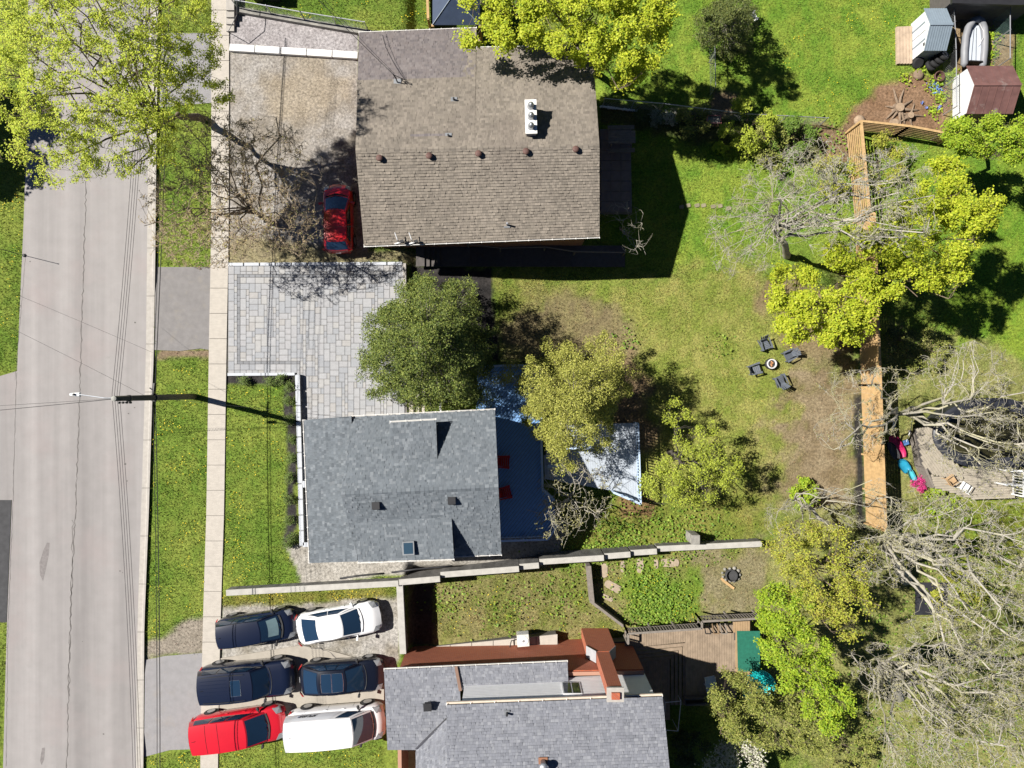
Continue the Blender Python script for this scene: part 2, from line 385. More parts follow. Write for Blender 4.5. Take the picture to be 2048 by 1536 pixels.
m_dark = mat('fresh_asphalt', (.050,.050,.052), rough=.9, noise=.2, nscale=3, bump=.6, bscale=60)
m_crack = mat('crack_tar', (.115,.106,.098), rough=.9, noise=.2)
m_conc = mat('kerb_concrete', (.37,.345,.31), rough=.9, isv=.06, noise=.10, nscale=4, bump=.3, bscale=60, spots=[((.22,.2,.17), 5, .6, .8, .4)])
m_walk = mat('sidewalk_concrete', (.42,.385,.335), rough=.9, isv=.07, noise=.07, nscale=3, bump=.3, bscale=80, streak=((3,14,3), .06), spots=[((.30,.27,.23), 3, .6, .8, .3)])
RL = [(58,-80),(52,300),(47,450),(42,560),(34,745),(24,1000),(14,1240),(6,1536),(4,1620)]
RR = [(300,-80),(296,300),(294,512),(292,700),(283,1000),(275,1250),(272,1536),(271,1620)]
road = strip(RL, RR, .004, 'road', m_asph)
CO = [(318,-80),(313,300),(311,512),(308,700),(298,1024),(289,1250),(287,1536),(286,1620)]
# kerb in cast lengths
def xat(pts, y): return float(np.interp(y, [p[1] for p in pts], [p[0] for p in pts]))
kerb = struct('kerb', MB().grid([[P(xat(RR, y)+.2, y, -.002), P(xat(CO, y), y, -.002)] for y in np.linspace(-80, 1620, 30)]), m_crack)
ky = -80.0; kk_ = 0
while ky < 1620:
    y2 = ky+96; mb = MB(); rows = []
    for y in (ky+.5, ky+48, y2-.5):
        a, b = xat(RR, y), xat(CO, y); cut = 0.0 if (545 < y < 690 or 1320 < y < 1500) else .11
        rows.append([P(a, y, .006), P(lerp(a, b, .62), y, .014), P(lerp(a, b, .68), y, .02+cut), P(b-.5, y, .02+cut), P(b, y, -.02)])
    mb.grid(rows); obj('kerb_length', mb, m_conc, kerb); ky = y2
# cracks, patches, iron covers
def ribbon(pts, wpx, z, wob, seed, step=7):
    rs = random.Random(seed); mb = MB(); rows = []
    for i in range(len(pts)-1):
        a, b = pts[i], pts[i+1]; n = max(2, int(math.dist(a, b)/step))
        for k in range(n):
            t = k/n; x = lerp(a[0], b[0], t); y = lerp(a[1], b[1], t); dx, dy = b[0]-a[0], b[1]-a[1]; l = math.hypot(dx, dy); nx_, ny_ = -dy/l, dx/l
            o = rs.uniform(-wob, wob); w_ = wpx*rs.uniform(.35, 1.2)
            rows.append([P(x+nx_*(o-w_/2), y+ny_*(o-w_/2), z), P(x+nx_*(o+w_/2), y+ny_*(o+w_/2), z)])
    mb.grid(rows); return mb
obj('crack', ribbon([(173,330),(168,512),(160,750),(152,1000),(143,1180),(138,1330),(133,1560)], 2.0, .009, 1.6, 1), m_crack, road)
obj('crack', ribbon([(146,1040),(141,1250),(137,1400)], 1.1, .009, 2.6, 2), m_crack, road)
obj('crack', ribbon([(33,745),(26,1000),(16,1250),(12,1540)], .9, .009, .8, 3), m_crack, road)
obj('crack', ribbon([(30,760),(52,500)], .6, .009, .6, 4), m_crack, road)
for (px, py, r_) in ((270,645,2.2),(269,815,1.6),(257,827,1.8),(250,928,2.6),(254,962,1.6),(240,1142,2),(245,1145,1.2),(60,523,1.5),(207,1468,2),(165,1283,1.2)):
    p = P(px, py, .0088); s = CAM_H/FPX; q = [(p.x+s*r_*math.cos(t)*random.uniform(.7, 1.2), p.y+s*r_*.8*math.sin(t)*random.uniform(.7, 1.2), .0088) for t in np.linspace(0, 6.28, 9)[:-1]]
    obj('tar_spot', MB().face(q), m_crack, road)
mb = MB().face(PP([(94,1085),(99,1086),(97,1110),(91,1140),(86,1162),(80,1150),(79,1125),(87,1100)], .0085)); obj('patch', mb, mat('tar_patch', (.17,.155,.15), noise=.2, nscale=6), road)
mb = MB().face(PP([(84,1496),(90,1495),(88,1520),(83,1530),(80,1522)], .0085)); obj('patch', mb, MATS['tar_patch'], road)
# junction and driveway mouths
struct('side_road', MB().grid([PP([(-70,y),(xat(RL, y)+.3,y)], .003) for y in (758, 900, 1000)]), m_asph)
struct('side_road', MB().face(PP([(-70,770),(-70,758),(xat(RL, 758),758),(xat(RL, 743),742),(0,752)], .0025)), m_asph)
struct('driveway', MB().face(PP([(-70,1000),(23,1000),(13,1245),(-70,1245)], .0055)), m_dark)
struct('driveway_apron', MB().face(PP([(311,534),(423,534),(420,700),(400,697),(360,702),(309,700)], .010)), m_asph2)
struct('driveway_apron', MB().face(PP([(290,1320),(330,1312),(404,1306),(403,1498),(340,1500),(288,1514)], .010)), m_asph3)
struct('driveway_apron', MB().face(PP([(314,66),(428,66),(426,205),(313,215)], .010)), m_asph3)
# sidewalk slabs
SW = [(-80,441),(300,441),(500,440),(700,436),(1024,431),(1250,424),(1430,420),(1620,418)]
sw_x = lambda y: float(np.interp(y, [a for a, b in SW], [b for a, b in SW]))
walk = struct('sidewalk', MB().grid([[P(sw_x(y)-17.6, y, -.004), P(sw_x(y)+17.6, y, -.004)] for y in np.linspace(-80, 1620, 40)]), m_crack)
y = -80
while y < 1620:
    y2 = y+50.5; hw = 17.6; t = random.uniform(-.004, .004)
    mb = MB(); a = PP([(sw_x(y)-hw, y+.45), (sw_x(y)+hw, y+.45), (sw_x(y2)+hw, y2-.45), (sw_x(y2)-hw, y2-.45)], 0)
    mb.prism(a[::-1], -.03, .05+t); obj('slab', mb, m_walk, walk); y = y2

# ---------------------------------------------------------------- paved driveway of the middle house
PV = [(457,531),(810,531),(814,850),(597,850),(597,748),(455,750)]
pvw = [P(a, b, 0) for a, b in PV]
m_joint = mat('paver_joint_sand', (.17,.16,.15), rough=1)
pav = struct('paved_driveway', MB().prism(pvw[::-1], -.7, .0), m_joint)
m_pav = mat('paver_light', (.30,.305,.312), rough=.85, isl=[(.32,.322,.328),(.28,.288,.30),(.33,.327,.32),(.305,.306,.312),(.318,.31,.30),(.27,.278,.292),(.312,.312,.318)], isv=.06, noise=.06, nscale=8, bump=.25, bscale=50, streak=((1.2,18,1), .05))
m_pavd = mat('paver_dark', (.20,.205,.215), rough=.85, isv=.12, noise=.08, nscale=8, bump=.25, bscale=50)
u = .175; x0w, y0w = P(457, 531, 0).x, P(457, 531, 0).y
nxp, nyp = int((P(814, 531, 0).x-x0w)/u), int((y0w-P(600, 850, 0).y)/u)
polyw = [(p.x, p.y) for p in pvw]
def cell_in(i, j):
    X = np.array([x0w+(i+.5)*u]); Y = np.array([y0w-(j+.5)*u]); return bool(inpoly(X, Y, polyw)[0])
occ = np.array([[not cell_in(i, j) for j in range(nyp)] for i in range(nxp)])
jb = int((P(457, 531, 0).y-P(457, 748, 0).y)/u)
def border(i, j):
    """dark single course set two units in from the outer edge"""
    lim = int((P(597, 700, 0).x-x0w)/u)
    if i == 3 and 3 <= j <= jb-4: return True
    if j == 3 and i >= 3 and i < nxp-3: return True
    if j == jb-4 and 3 <= i <= lim: return True
    return False
rp = random.Random(4); small = []; big = []
for j in range(nyp):
    for i in range(nxp):
        if occ[i][j]: continue
        bd = border(i, j)
        for (a, b) in (rp.sample([(3,2),(2,3),(2,2),(3,3),(2,2),(2,4),(3,2)], 5)+[(2,1),(1,2),(1,1)] if not bd else [(2,1),(1,2),(1,1)]):
            if i+a <= nxp and j+b <= nyp and not occ[i:i+a, j:j+b].any() and all(border(i+q, j+r_) == bd for q in range(a) for r_ in range(b)): break
        else: a = b = 1
        occ[i:i+a, j:j+b] = True; (big if a*b >= 4 and not bd else small).append((i, j, a, b, bd))
big.sort(key=lambda t: -t[2]*t[3])
def paver(mb, i, j, a, b):
    g = .006; x = x0w+i*u; yy = y0w-j*u; z = .045+rp.uniform(-.003, .003)
    X0, X1, Y0, Y1 = x+g, x+a*u-g, yy-b*u+g, yy-g
    return mb.hexa([(X0,Y0,-.02),(X1,Y0,-.02),(X1,Y1,-.02),(X0,Y1,-.02),(X0+.006,Y0+.006,z),(X1-.006,Y0+.006,z),(X1-.006,Y1-.006,z),(X0+.006,Y1-.006,z)])
shades = [mat('paver_shade_%d' % i, c, rough=.85, noise=.07, nscale=8, bump=.25, bscale=50, streak=((1.2,18,1), .05)) for i, c in enumerate([(.30,.305,.312),(.32,.322,.328),(.28,.288,.30),(.33,.327,.32),(.305,.306,.312),(.318,.31,.30),(.27,.278,.292),(.312,.312,.318)])]
for t in big[:300]: obj('paver', paver(MB(), *t[:4]), rp.choice(shades), pav)
mb = MB(); mbd = MB()
for t in big[300:]+small: paver(mbd if t[4] else mb, *t[:4])
stuff(obj('small_pavers', mb, m_pav, pav)); stuff(obj('border_pavers', mbd, m_pavd, pav))
# ---------------------------------------------------------------- roofs with real shingle tabs
def shingles(A, B, C, D, mbs, pick=None, exp=.14, wr=(.08,.22), seed=1, skip=None, lift=.016):
    """courses from the eave A-B up to the ridge D-C; each tab a raised piece"""
    rs = random.Random(seed); A, B, C, D = map(Vector, (A, B, C, D)); n = max(2, int((D-A).length/exp)); nrm = (B-A).cross(D-A); nrm.normalize()
    if nrm.z < 0: nrm = -nrm
    for i in range(n):
        v0, v1 = i/n, min(1, (i+1.0)/n); L0, R0, L1, R1 = A.lerp(D, v0), B.lerp(C, v0), A.lerp(D, v1), B.lerp(C, v1); wdt = (R0-L0).length; s = -rs.random()*.3
        while s < wdt:
            w_ = rs.uniform(*wr); a, b = max(0, s)/wdt, min(wdt, s+w_)/wdt; s += w_
            if b-a < 1e-4: continue
            uc, vc = (a+b)/2, v0
            if skip and skip(uc, vc): continue
            h = lift+rs.choice((0, .004, .012, .032))+rs.uniform(0, .006); g = .002/wdt
            p0, p1, p2, p3 = L0.lerp(R0, a+g)+nrm*h, L0.lerp(R0, b-g)+nrm*h, L1.lerp(R1, b-g)+nrm*.004, L1.lerp(R1, a+g)+nrm*.004
            mb = mbs[pick(uc, vc, rs) if pick else 0]; k = len(mb.v)
            mb.v += [tuple(q) for q in (p0, p1, p2, p3, p0-nrm*h, p1-nrm*h)]; mb.f += [(k, k+1, k+2, k+3), (k+4, k+5, k+1, k)]
def slab_from(A, B, C, D, th):
    d = Vector((0, 0, -th)); e_ = Vector((0, 0, .03)); return MB().hexa([A+d, B+d, C+d, D+d, A-e_, B-e_, C-e_, D-e_])
def roof_z(px, py, A, B, C):
    """point of the roof plane A B C seen at a pixel"""
    n = (B-A).cross(C-A); d = Vector(((px-NX)/FPX, (NY-py)/FPX, -1)); o = Vector((0, 0, CAM_H)); t = n.dot(A-o)/n.dot(d); return o+d*t

m_deckwood = mat('roof_underlay', (.06,.055,.05), rough=.9)
m_gutter = mat('white_gutter', (.72,.70,.66), rough=.5, noise=.08, nscale=6)
m_fascia = mat('pale_fascia', (.55,.47,.38), rough=.6, noise=.1)
def gutter(parent, a, b, out, w_=.11, m=None, ticks=.62):
    a, b = Vector(a), Vector(b); o = Vector(out)*w_*.55
    mb = MB().beam(a+o+Vector((0,0,-.055)), b+o+Vector((0,0,-.055)), w_*.25, .10); mb.beam(a+o*.35+Vector((0,0,-.1)), b+o*.35+Vector((0,0,-.1)), w_*.6, .02)
    g = obj('gutter', mb, m or m_gutter, parent); n = int((b-a).length/ticks)
    for i in range(n+1):
        p = a.lerp(b, i/max(1, n)); obj('gutter_strap', MB().beam(p-Vector(out)*.08, p+Vector(out)*.10, .03, .012), m_gutter, g)
    return g
def brickmat(name, c1, c2, mortar, sc=1.0):
    m = bpy.data.materials.new(name); m.use_nodes = True; MATS[name] = m; N = m.node_tree.nodes; L = m.node_tree.links
    tc = N.new('ShaderNodeTexCoord'); sx = N.new('ShaderNodeSeparateXYZ'); ad = N.new('ShaderNodeMath'); cx = N.new('ShaderNodeCombineXYZ'); br = N.new('ShaderNodeTexBrick')
    L.new(tc.outputs['Object'], sx.inputs[0]); L.new(sx.outputs[0], ad.inputs[0]); L.new(sx.outputs[1], ad.inputs[1]); L.new(ad.outputs[0], cx.inputs[0]); L.new(sx.outputs[2], cx.inputs[1]); L.new(cx.outputs[0], br.inputs[0])
    br.inputs['Color1'].default_value = (*c1, 1); br.inputs['Color2'].default_value = (*c2, 1); br.inputs['Mortar'].default_value = (*mortar, 1)
    br.inputs['Scale'].default_value = 1; br.inputs['Brick Width'].default_value = .22*sc; br.inputs['Row Height'].default_value = .075*sc; br.inputs['Mortar Size'].default_value = .008
    b = N['Principled BSDF']; L.new(br.outputs[0], b.inputs[0]); b.inputs['Roughness'].default_value = .9
    bp = N.new('ShaderNodeBump'); bp.inputs['Distance'].default_value = .01; L.new(br.outputs['Fac'], bp.inputs['Height']); bp.invert = True; L.new(bp.outputs[0], b.inputs['Normal']); return m
m_brick = brickmat('red_brick', (.40,.105,.045), (.33,.080,.038), (.36,.20,.14))
m_brick1 = brickmat('orange_brown_brick', (.34,.14,.06), (.28,.11,.05), (.30,.22,.16))
m_white = mat('white_siding', (.72,.72,.72), rough=.6, isv=.03, noise=.05)
m_black = mat('black_metal', (.022,.022,.024), rough=.5)
m_glass = mat('dark_glass', (.010,.016,.022), rough=.06, noise=0, spec=.8)
m_steel = mat('galvanised_steel', (.45,.46,.48), rough=.45, metal=.7, noise=.1)
m_cream = mat('stucco_wall', (.50,.48,.44), rough=.9, noise=.1)
U = Vector((0, 0, 1))
def walls(parent, pts, z0, ztop, m, name='wall'):
    """each wall of a footprint a mesh of its own, 20 cm thick"""
    n = len(pts); c = sum((Vector((p[0], p[1], 0)) for p in pts), Vector())/n
    for i in range(n):
        a, b = Vector((pts[i][0], pts[i][1], 0)), Vector((pts[(i+1) % n][0], pts[(i+1) % n][1], 0)); d = (b-a).normalized(); inn = Vector((-d.y, d.x, 0))
        if inn.dot(c-a) < 0: inn = -inn
        q = [a, b, b+inn*.2-d*.2, a+inn*.2+d*.2]
        obj(name, MB().hexa([(*v.xy, z0) for v in q]+[(*v.xy, ztop) for v in q]), m, parent)

# ================================================================ the brown house to the north
m_br = mat('brown_shingles', (.190,.165,.136), rough=.95, isl=[(.208,.181,.149),(.158,.138,.114),(.226,.196,.161),(.194,.169,.138),(.165,.144,.119),(.201,.175,.143)], isv=.05, streak=((.9,.05,.05), .10), noise=.08, nscale=.6, bump=.3, bscale=120, spots=[((.12,.10,.085), .28, .52, .72, .5)])
m_br2 = mat('newer_grey_brown_shingles', (.148,.130,.128), rough=.95, isl=[(.165,.145,.140),(.13,.115,.115),(.158,.137,.132),(.175,.155,.150)], isv=.06, noise=.08, nscale=.8, bump=.3, bscale=120)
RL1, RR1 = P(711,301,4.8), P(1199,292,4.8); SR1 = P(1199,473,3.4); SL1 = roof_z(728, 491, RL1, RR1, SR1)
tm = .487; RM1 = RL1.lerp(RR1, tm); N4 = P(1185,92,2.95); N1, N2, N3 = [roof_z(a_, b_, RL1, RR1, N4) for a_, b_ in ((718,66),(953,57),(953,96))]; RM1 = RL1.lerp(RR1, (N3.x-RL1.x)/(RR1.x-RL1.x))
h1 = thing('brown_roofed_house', 'long house with weathered brown shingle roof, orange brick walls and triple-flue chimney', 'house', (RM1.x, RM1.y, 0))
obj('roof', slab_from(SL1, SR1, RR1, RL1, .16), m_deckwood, h1); rn = obj('roof', slab_from(N1, N2, RM1, RL1, .16), m_deckwood, h1); obj('roof', slab_from(N3, N4, RR1, RM1, .16), m_deckwood, h1)
A, B, Cc = MB(), MB(), MB()
shingles(SL1, SR1, RR1, RL1, [A], seed=3, exp=.15, lift=.026)
shingles(N1, N2, RM1, RL1, [A, B], pick=lambda u_, v, rs: 1 if (v < .41 and u_ < .93+rs.uniform(-.05, .07)) or (.86 < v < .885 and .45 < u_ < .78) else 0, seed=5, exp=.15)
shingles(N3, N4, RR1, RM1, [A], seed=6, exp=.15)
stuff(obj('shingles', A, m_br, h1)); stuff(obj('shingle_patch', B, m_br2, h1))
mb = MB()
for i in range(44): 
    p = RL1.lerp(RR1, (i+.5)/44); d = (RR1-RL1)/44*.47; wv = Vector((-d.y, d.x, 0)).normalized()*.14
    mb.hexa([p-d-wv-U*.05, p+d-wv-U*.05, p+d+U*.012, p-d+U*.012, p-d-wv-U*.02, p+d-wv-U*.02, p+d+U*.04, p-d+U*.04]); mb.hexa([p-d+U*.012, p+d+U*.012, p+d+wv-U*.05, p-d+wv-U*.05, p-d+U*.04, p+d+U*.04, p+d+wv-U*.02, p-d+wv-U*.02])
stuff(obj('ridge_cap', mb, m_br, h1))
sd = (SR1-SL1).normalized(); out = Vector((sd.y, -sd.x, 0))
gutter(h1, SL1, SR1, out); gutter(h1, N1, N2, -out); gutter(h1, N3, N4, -out)
e = .45
inset = lambda p, dx, dy: (p.x+dx, p.y+dy)
walls(h1, [inset(SL1, .4, .55), inset(SR1, -.45, .55), inset(N4, -.45, -.5), inset(N3, 0, -.5), inset(N2, 0, -.5), inset(N1, .4, -.5)], -2.4, 2.7, m_brick1)
obj('gable', MB().face([SL1+Vector((.42,.6,-.2)), N1+Vector((.42,-.4,-.15)), RL1+Vector((.42,0,-.2))]), m_brick1, h1)
obj('gable', MB().face([SR1+Vector((-.5,.6,-.2)), N4+Vector((-.5,-.4,-.15)), RR1+Vector((-.5,0,-.2))]), m_brick1, h1)
for px_ in (985, 1075):   # side windows under the eave
    q = P(px_, 487, 1.6); yw = lerp(SL1.y, SR1.y, (q.x-SL1.x)/(SR1.x-SL1.x))+.55
    wn = obj('window', MB().box(q.x-.7, q.x+.7, yw-.03, yw+.05, .9, 2.2), m_white, h1); obj('pane', MB().box(q.x-.62, q.x+.62, yw-.045, yw, .98, 2.12), m_glass, wn)
# things fixed on that roof
m_rust = mat('rust_brown_vent', (.105,.055,.045), rough=.7, noise=.2, nscale=8)
for i, px_ in enumerate((760, 859, 957, 1052, 1151)):
    p = roof_z(px_, 318-i*4.4, SL1, SR1, RR1)
    v_ = obj('roof_vent', MB().lathe([(.11,-.1),(.11,.14),(.165,.15),(.175,.18),(.155,.23),(.06,.25)], p, 16), m_rust, h1, smooth=True)
p = roof_z(1061, 245, N3, N4, RR1)
ch = obj('chimney', MB().obox(p+U*.05, .50, 1.62, 1.3, R(1.5)), mat('chimney_brick_grey', (.34,.31,.28), noise=.2, nscale=6), h1)
obj('chimney_cap', MB().obox(p+U*.74, .60, 1.74, .10, R(1.5)), mat('chimney_cap_white', (.66,.65,.62), noise=.1), ch)
for k in (-.52, 0, .52):
    c = p+Vector((-.012*k, k, .79)); obj('flue', MB().lathe([(.19,0),(.16,.05),(.12,.22),(.15,.24),(.02,.36)], c, 12), m_steel, ch, smooth=True)
for (px_, py_, z_) in ((908,200,.16),(897,272,.10),(1014,450,.34)):
    p = roof_z(px_, py_, *( (SL1, SR1, RR1) if py_ > 300 else (N1, N2, RM1))); f_ = obj('vent_pipe', MB().lathe([(.05,0),(.05,z_+.1),(.035,z_+.1)], p, 10), m_black if z_ < .3 else m_steel, h1)
    obj('flashing', MB().obox(p+U*.02, .34, .30, .02, 0), mat('grey_flashing', (.22,.23,.24), rough=.5, metal=.4), f_)
for px_, lx in ((798, -.1), (826, .05)):   # satellite dish mounts along the south eave
    p = roof_z(px_, 486, SL1, SR1, RR1); d_ = thing('roof_antenna', 'small white antenna arm on the brown roof eave ' + ('with its dish folded' if px_ > 800 else 'next to the corner above the driveway'), 'antenna', p, 0, 'antennas on the brown roof')
    obj('mast', MB().tube([p, p+Vector((-.02,.10,.45)), p+Vector((-.12,.42,.62))], .025, 6), m_white, d_); obj('bracket', MB().beam(p+Vector((-.22,-.06,.06)), p+Vector((.22,.05,.08)), .06, .05), m_white, d_); obj('receiver', MB().obox(p+Vector((.20,.03,.30)), .20, .14, .12, .3), m_black, d_)
# wooden side stairs going down along the south wall
m_oldwood = mat('weathered_grey_wood', (.205,.180,.155), rough=.9, isv=.16, noise=.15, nscale=5, streak=((12,12,2), .12))
m_dkwood = mat('dark_stained_wood', (.095,.085,.08), rough=.85, isv=.18, noise=.15, nscale=5)
st = thing('wooden_stairway', 'dark timber stairs and landings running down beside the brown house', 'stairs', P(840, 510, 0))
segs = [(832,849,0),(849,890,4),(890,940,0),(940,1000,5),(1000,1090,0),(1090,1150,5),(1150,1215,0),(1215,1250,4)]
zz = -.05
for a, b, n in segs:
    k = max(n, 1)
    for i in range(k):
        x_a, x_b = lerp(a, b, i/k), lerp(a, b, (i+1)/k)
        if n: zz -= .105
        q0, q1, q2, q3 = [P(x_, y_, zz) for x_, y_ in ((x_a,491),(x_b,491),(x_b,533-(1000-x_b)*.005),(x_a,533))]
        obj('tread' if n else 'landing', MB().prism([q0, q3, q2, q1], zz-.07, zz), m_dkwood, st)
hr = [P(935,488,.75), P(1000,496,.45), P(1090,494,.3), P(1150,503,-.2), P(1250,505,-.6)]
obj('handrail', MB().tube(hr, .035, 6), m_oldwood, st)
for q in hr: obj('post', MB().box(q.x-.045, q.x+.045, q.y-.045, q.y+.045, q.z-1.0, q.z), m_dkwood, st)
struct('retaining_strip', MB().prism(PP([(806,527),(812,527),(815,700),(809,700)], 0)[::-1], -.7, .09), m_conc)

# ================================================================ the grey house in the middle
m_gr = mat('slate_grey_shingles', (.125,.142,.158), rough=.95, isl=[(.138,.155,.171),(.104,.119,.133),(.130,.147,.162),(.168,.185,.200),(.116,.132,.147),(.135,.152,.167),(.122,.139,.154)], isv=.06, noise=.06, nscale=1, bump=.3, bscale=120)
zE, zR = 3.1, 5.3
RWm, REm = P(682,989,zR), P(997,974,zR); NEm, SEm = P(990,820,zE), P(1003,1108,zE); NWm, SWm = roof_z(704, 834, RWm, REm, NEm), roof_z(716, 1119, RWm, REm, SEm)
h2 = thing('grey_shingled_house', 'grey house with dark slate shingles, two shed dormers and roof window', 'house', (RWm.x, RWm.y, 0))
obj('roof', slab_from(NWm, NEm, REm, RWm, .16), m_deckwood, h2); obj('roof', slab_from(SWm, SEm, REm, RWm, .16), m_deckwood, h2)
A = MB(); shingles(NWm, NEm, REm, RWm, [A], seed=11); shingles(SWm, SEm, REm, RWm, [A], seed=12)
W1, W2 = P(608,840,2.7), P(620,1126,2.7); W3, W4 = SWm+Vector((.02,-.05,.22)), NWm+Vector((.02,.05,.22))
obj('porch_roof', slab_from(W1, W2, W3, W4, .2), m_deckwood, h2); shingles(W1, W2, W3, W4, [A], seed=13)
mb = MB()
for i in range(34):
    p = RWm.lerp(REm, (i+.5)/34); d = (REm-RWm)/34*.47; wv = Vector((-d.y, d.x, 0)).normalized()*.15
    mb.hexa([p-d-wv-U*.08, p+d-wv-U*.08, p+d+U*.012, p-d+U*.012, p-d-wv-U*.05, p+d-wv-U*.05, p+d+U*.04, p-d+U*.04]); mb.hexa([p-d+U*.012, p+d+U*.012, p+d+wv-U*.08, p-d+wv-U*.08, p-d+U*.04, p+d+U*.04, p+d+wv-U*.05, p-d+wv-U*.05])
sd2 = (NEm-NWm).normalized(); no2 = Vector((-sd2.y, sd2.x, 0))
def dormer(pa, pb, ze, depth, slope, out_, seed):
    a, b = P(*pa, ze), P(*pb, ze); c, d = b-out_*depth+U*depth*slope, a-out_*depth+U*depth*slope
    dm = obj('dormer', slab_from(a, b, c, d, .10), m_deckwood, h2); B_ = MB(); shingles(a, b, c, d, [B_], seed=seed); stuff(obj('dormer_shingles', B_, m_gr, dm))
    i_ = (b-a).normalized()*.06; o = out_*.25
    for s0, s1 in (((a-o+i_, d+i_)), ((b-o-i_, c-i_))): obj('cheek', MB().hexa([s0-U*1.3-i_*.5, s1-U*1.3-i_*.5, s1-U*1.3+i_*.5, s0-U*1.3+i_*.5, s0-U*.1-i_*.5, s1-U*.1-i_*.5, s1-U*.1+i_*.5, s0-U*.1+i_*.5]), mat('dark_grey_siding', (.08,.09,.10), noise=.1), dm)
    obj('front', MB().hexa([a-o-U*1.2, b-o-U*1.2, b-o*1.2-U*1.2, a-o*1.2-U*1.2, a-o-U*.12, b-o-U*.12, b-o*1.2-U*.12, a-o*1.2-U*.12]), m_cream, dm)
    return a, b
a, b = dormer((780,845), (872,840), 4.25, 2.5, .10, no2, 14); gutter(h2, a, b, no2)
a, b = dormer((716,1124), (908,1117), 4.2, 2.4, .10, -no2, 15); gutter(h2, a, b, -no2)
stuff(obj('shingles', A, m_gr, h2)); stuff(obj('ridge_cap', mb, m_gr, h2))
gutter(h2, NWm, NEm, no2); gutter(h2, P(908,1112,zE), SEm, -no2); gutter(h2, W1, W2, Vector((-1, -.04, 0)))
walls(h2, [inset(NWm, .1, -.4), inset(NEm, -.35, -.45), inset(SEm, -.4, .4), inset(SWm, .1, .45)], -2.3, 3.0, m_cream)
walls(h2, [inset(W1, 1.2, -.3), inset(NWm, .0, -.5), inset(SWm, .0, .5), inset(W2, 1.2, .4)], -.1, 2.6, m_cream, 'porch_wall')
obj('gable', MB().face([NEm+Vector((-.38,-.3,-.1)), SEm+Vector((-.42,.3,-.1)), REm+Vector((-.4,0,-.15))]), m_cream, h2); obj('gable', MB().face([NWm+Vector((.1,-.3,-.1)), SWm+Vector((.1,.3,-.1)), RWm+Vector((.1,0,-.15))]), m_cream, h2)
for px_, py_ in ((753,1012),(904,1002)):
    p = roof_z(px_, py_, SWm, SEm, REm); v_ = obj('box_vent', MB().obox(p+U*.09, .34, .34, .24, R(2.6), 0), m_black, h2, bevel=.03); obj('vent_hood', MB().obox(p+U*.22+no2*.05, .40, .38, .04, R(2.6)), m_black, v_)
p = roof_z(790, 1053, SWm, SEm, REm); obj('exhaust_flap', MB().obox(p+U*.05, .30, .16, .12, R(2.6)).obox(p+U*.1+Vector((.16,-.03,0)), .2, .06, .05, R(2.6)), m_black, h2)
p = roof_z(834, 1063, SWm, SEm, REm); pp_ = obj('vent_pipe', MB().lathe([(.05,-.1),(.05,.32),(.03,.32)], p, 10), m_black, h2); obj('flashing', MB().obox(p+U*.03, .28, .26, .03, R(2.6), 0), mat('grey_flashing', (.22,.23,.24)), pp_)
p = P(817, 1096, 4.40); sk_ = obj('roof_window', MB().obox(p, .62, .72, .16, R(2.6)), mat('grey_window_frame', (.20,.21,.22), rough=.5), h2, bevel=.01); obj('pane', MB().obox(p+U*.085, .48, .58, .012, R(2.6)), mat('sky_glass', (.03,.06,.09), rough=.03, noise=0, spec=1.0), sk_)
# front garden wall with coping, front steps and walkway
m_wallblock = mat('grey_block_wall', (.30,.31,.33), rough=.9, noise=.08, nscale=6, isv=.06); m_cap = mat('pale_coping_stone', (.46,.48,.51), rough=.85, isv=.05, noise=.06)
gw = thing('garden_wall', 'low grey stone wall with pale coping along the middle front lawn', 'wall', P(594, 900, 0))
def wallrun(parent, pts, zb, zt_, w_, m1, m2, seg=.9):
    for i in range(len(pts)-1):
        a, b = pts[i], pts[i+1]; obj('wall_run', MB().beam(Vector((a.x, a.y, (zb+zt_)/2)), Vector((b.x, b.y, (zb+zt_)/2)), w_*.8, zt_-zb), m1, parent); n = max(1, int((b-a).length/seg))
        for k in range(n):
            p, q = a.lerp(b, k/n+.004), a.lerp(b, (k+1)/n-.004); obj('coping_stone', MB().beam(Vector((p.x, p.y, zt_+.035)), Vector((q.x, q.y, zt_+.035)), w_, .07), m2, parent)
wallrun(gw, [P(595,749,.32), P(604,1092,.32)], -.1, .30, .26, m_wallblock, m_cap)
wallrun(gw, [P(455,749,.08), P(590,748,.08)], -.1, .05, .16, m_wallblock, m_cap)
wallrun(gw, [P(606,1089,.32), P(622,1089,.32)], -.1, .30, .26, m_wallblock, m_cap)
wallrun(gw, [P(456,529,.06), P(806,527,.06)], -.1, .05, .18, m_wallblock, m_cap)
fp = struct('front_walkway', MB().prism(PP([(599,850),(625,850),(634,1086),(610,1086)], 0)[::-1], -.1, .02), m_joint)
for i in range(9):
    y0_, y1_ = 850+i*26.2, 850+(i+1)*26.2-.6; o = (i*.9)
    obj('slab', MB().prism(PP([(599+o,y0_),(624+o,y0_),(625+o,y1_),(600+o,y1_)], 0)[::-1], 0, .04), shades[i % 8], fp)
fs = thing('front_steps', 'pale stone steps at the street door of the grey house', 'steps', P(612, 900, 0))
for i, (ya, yb, z_) in enumerate(((890,962,.20),(962,975,.36),(858,890,.12))): obj('step', MB().prism(PP([(603,ya),(628,ya),(631,yb),(606,yb)], z_)[::-1], .0, z_), [m_cap, m_cap, m_wallblock][i], fs)
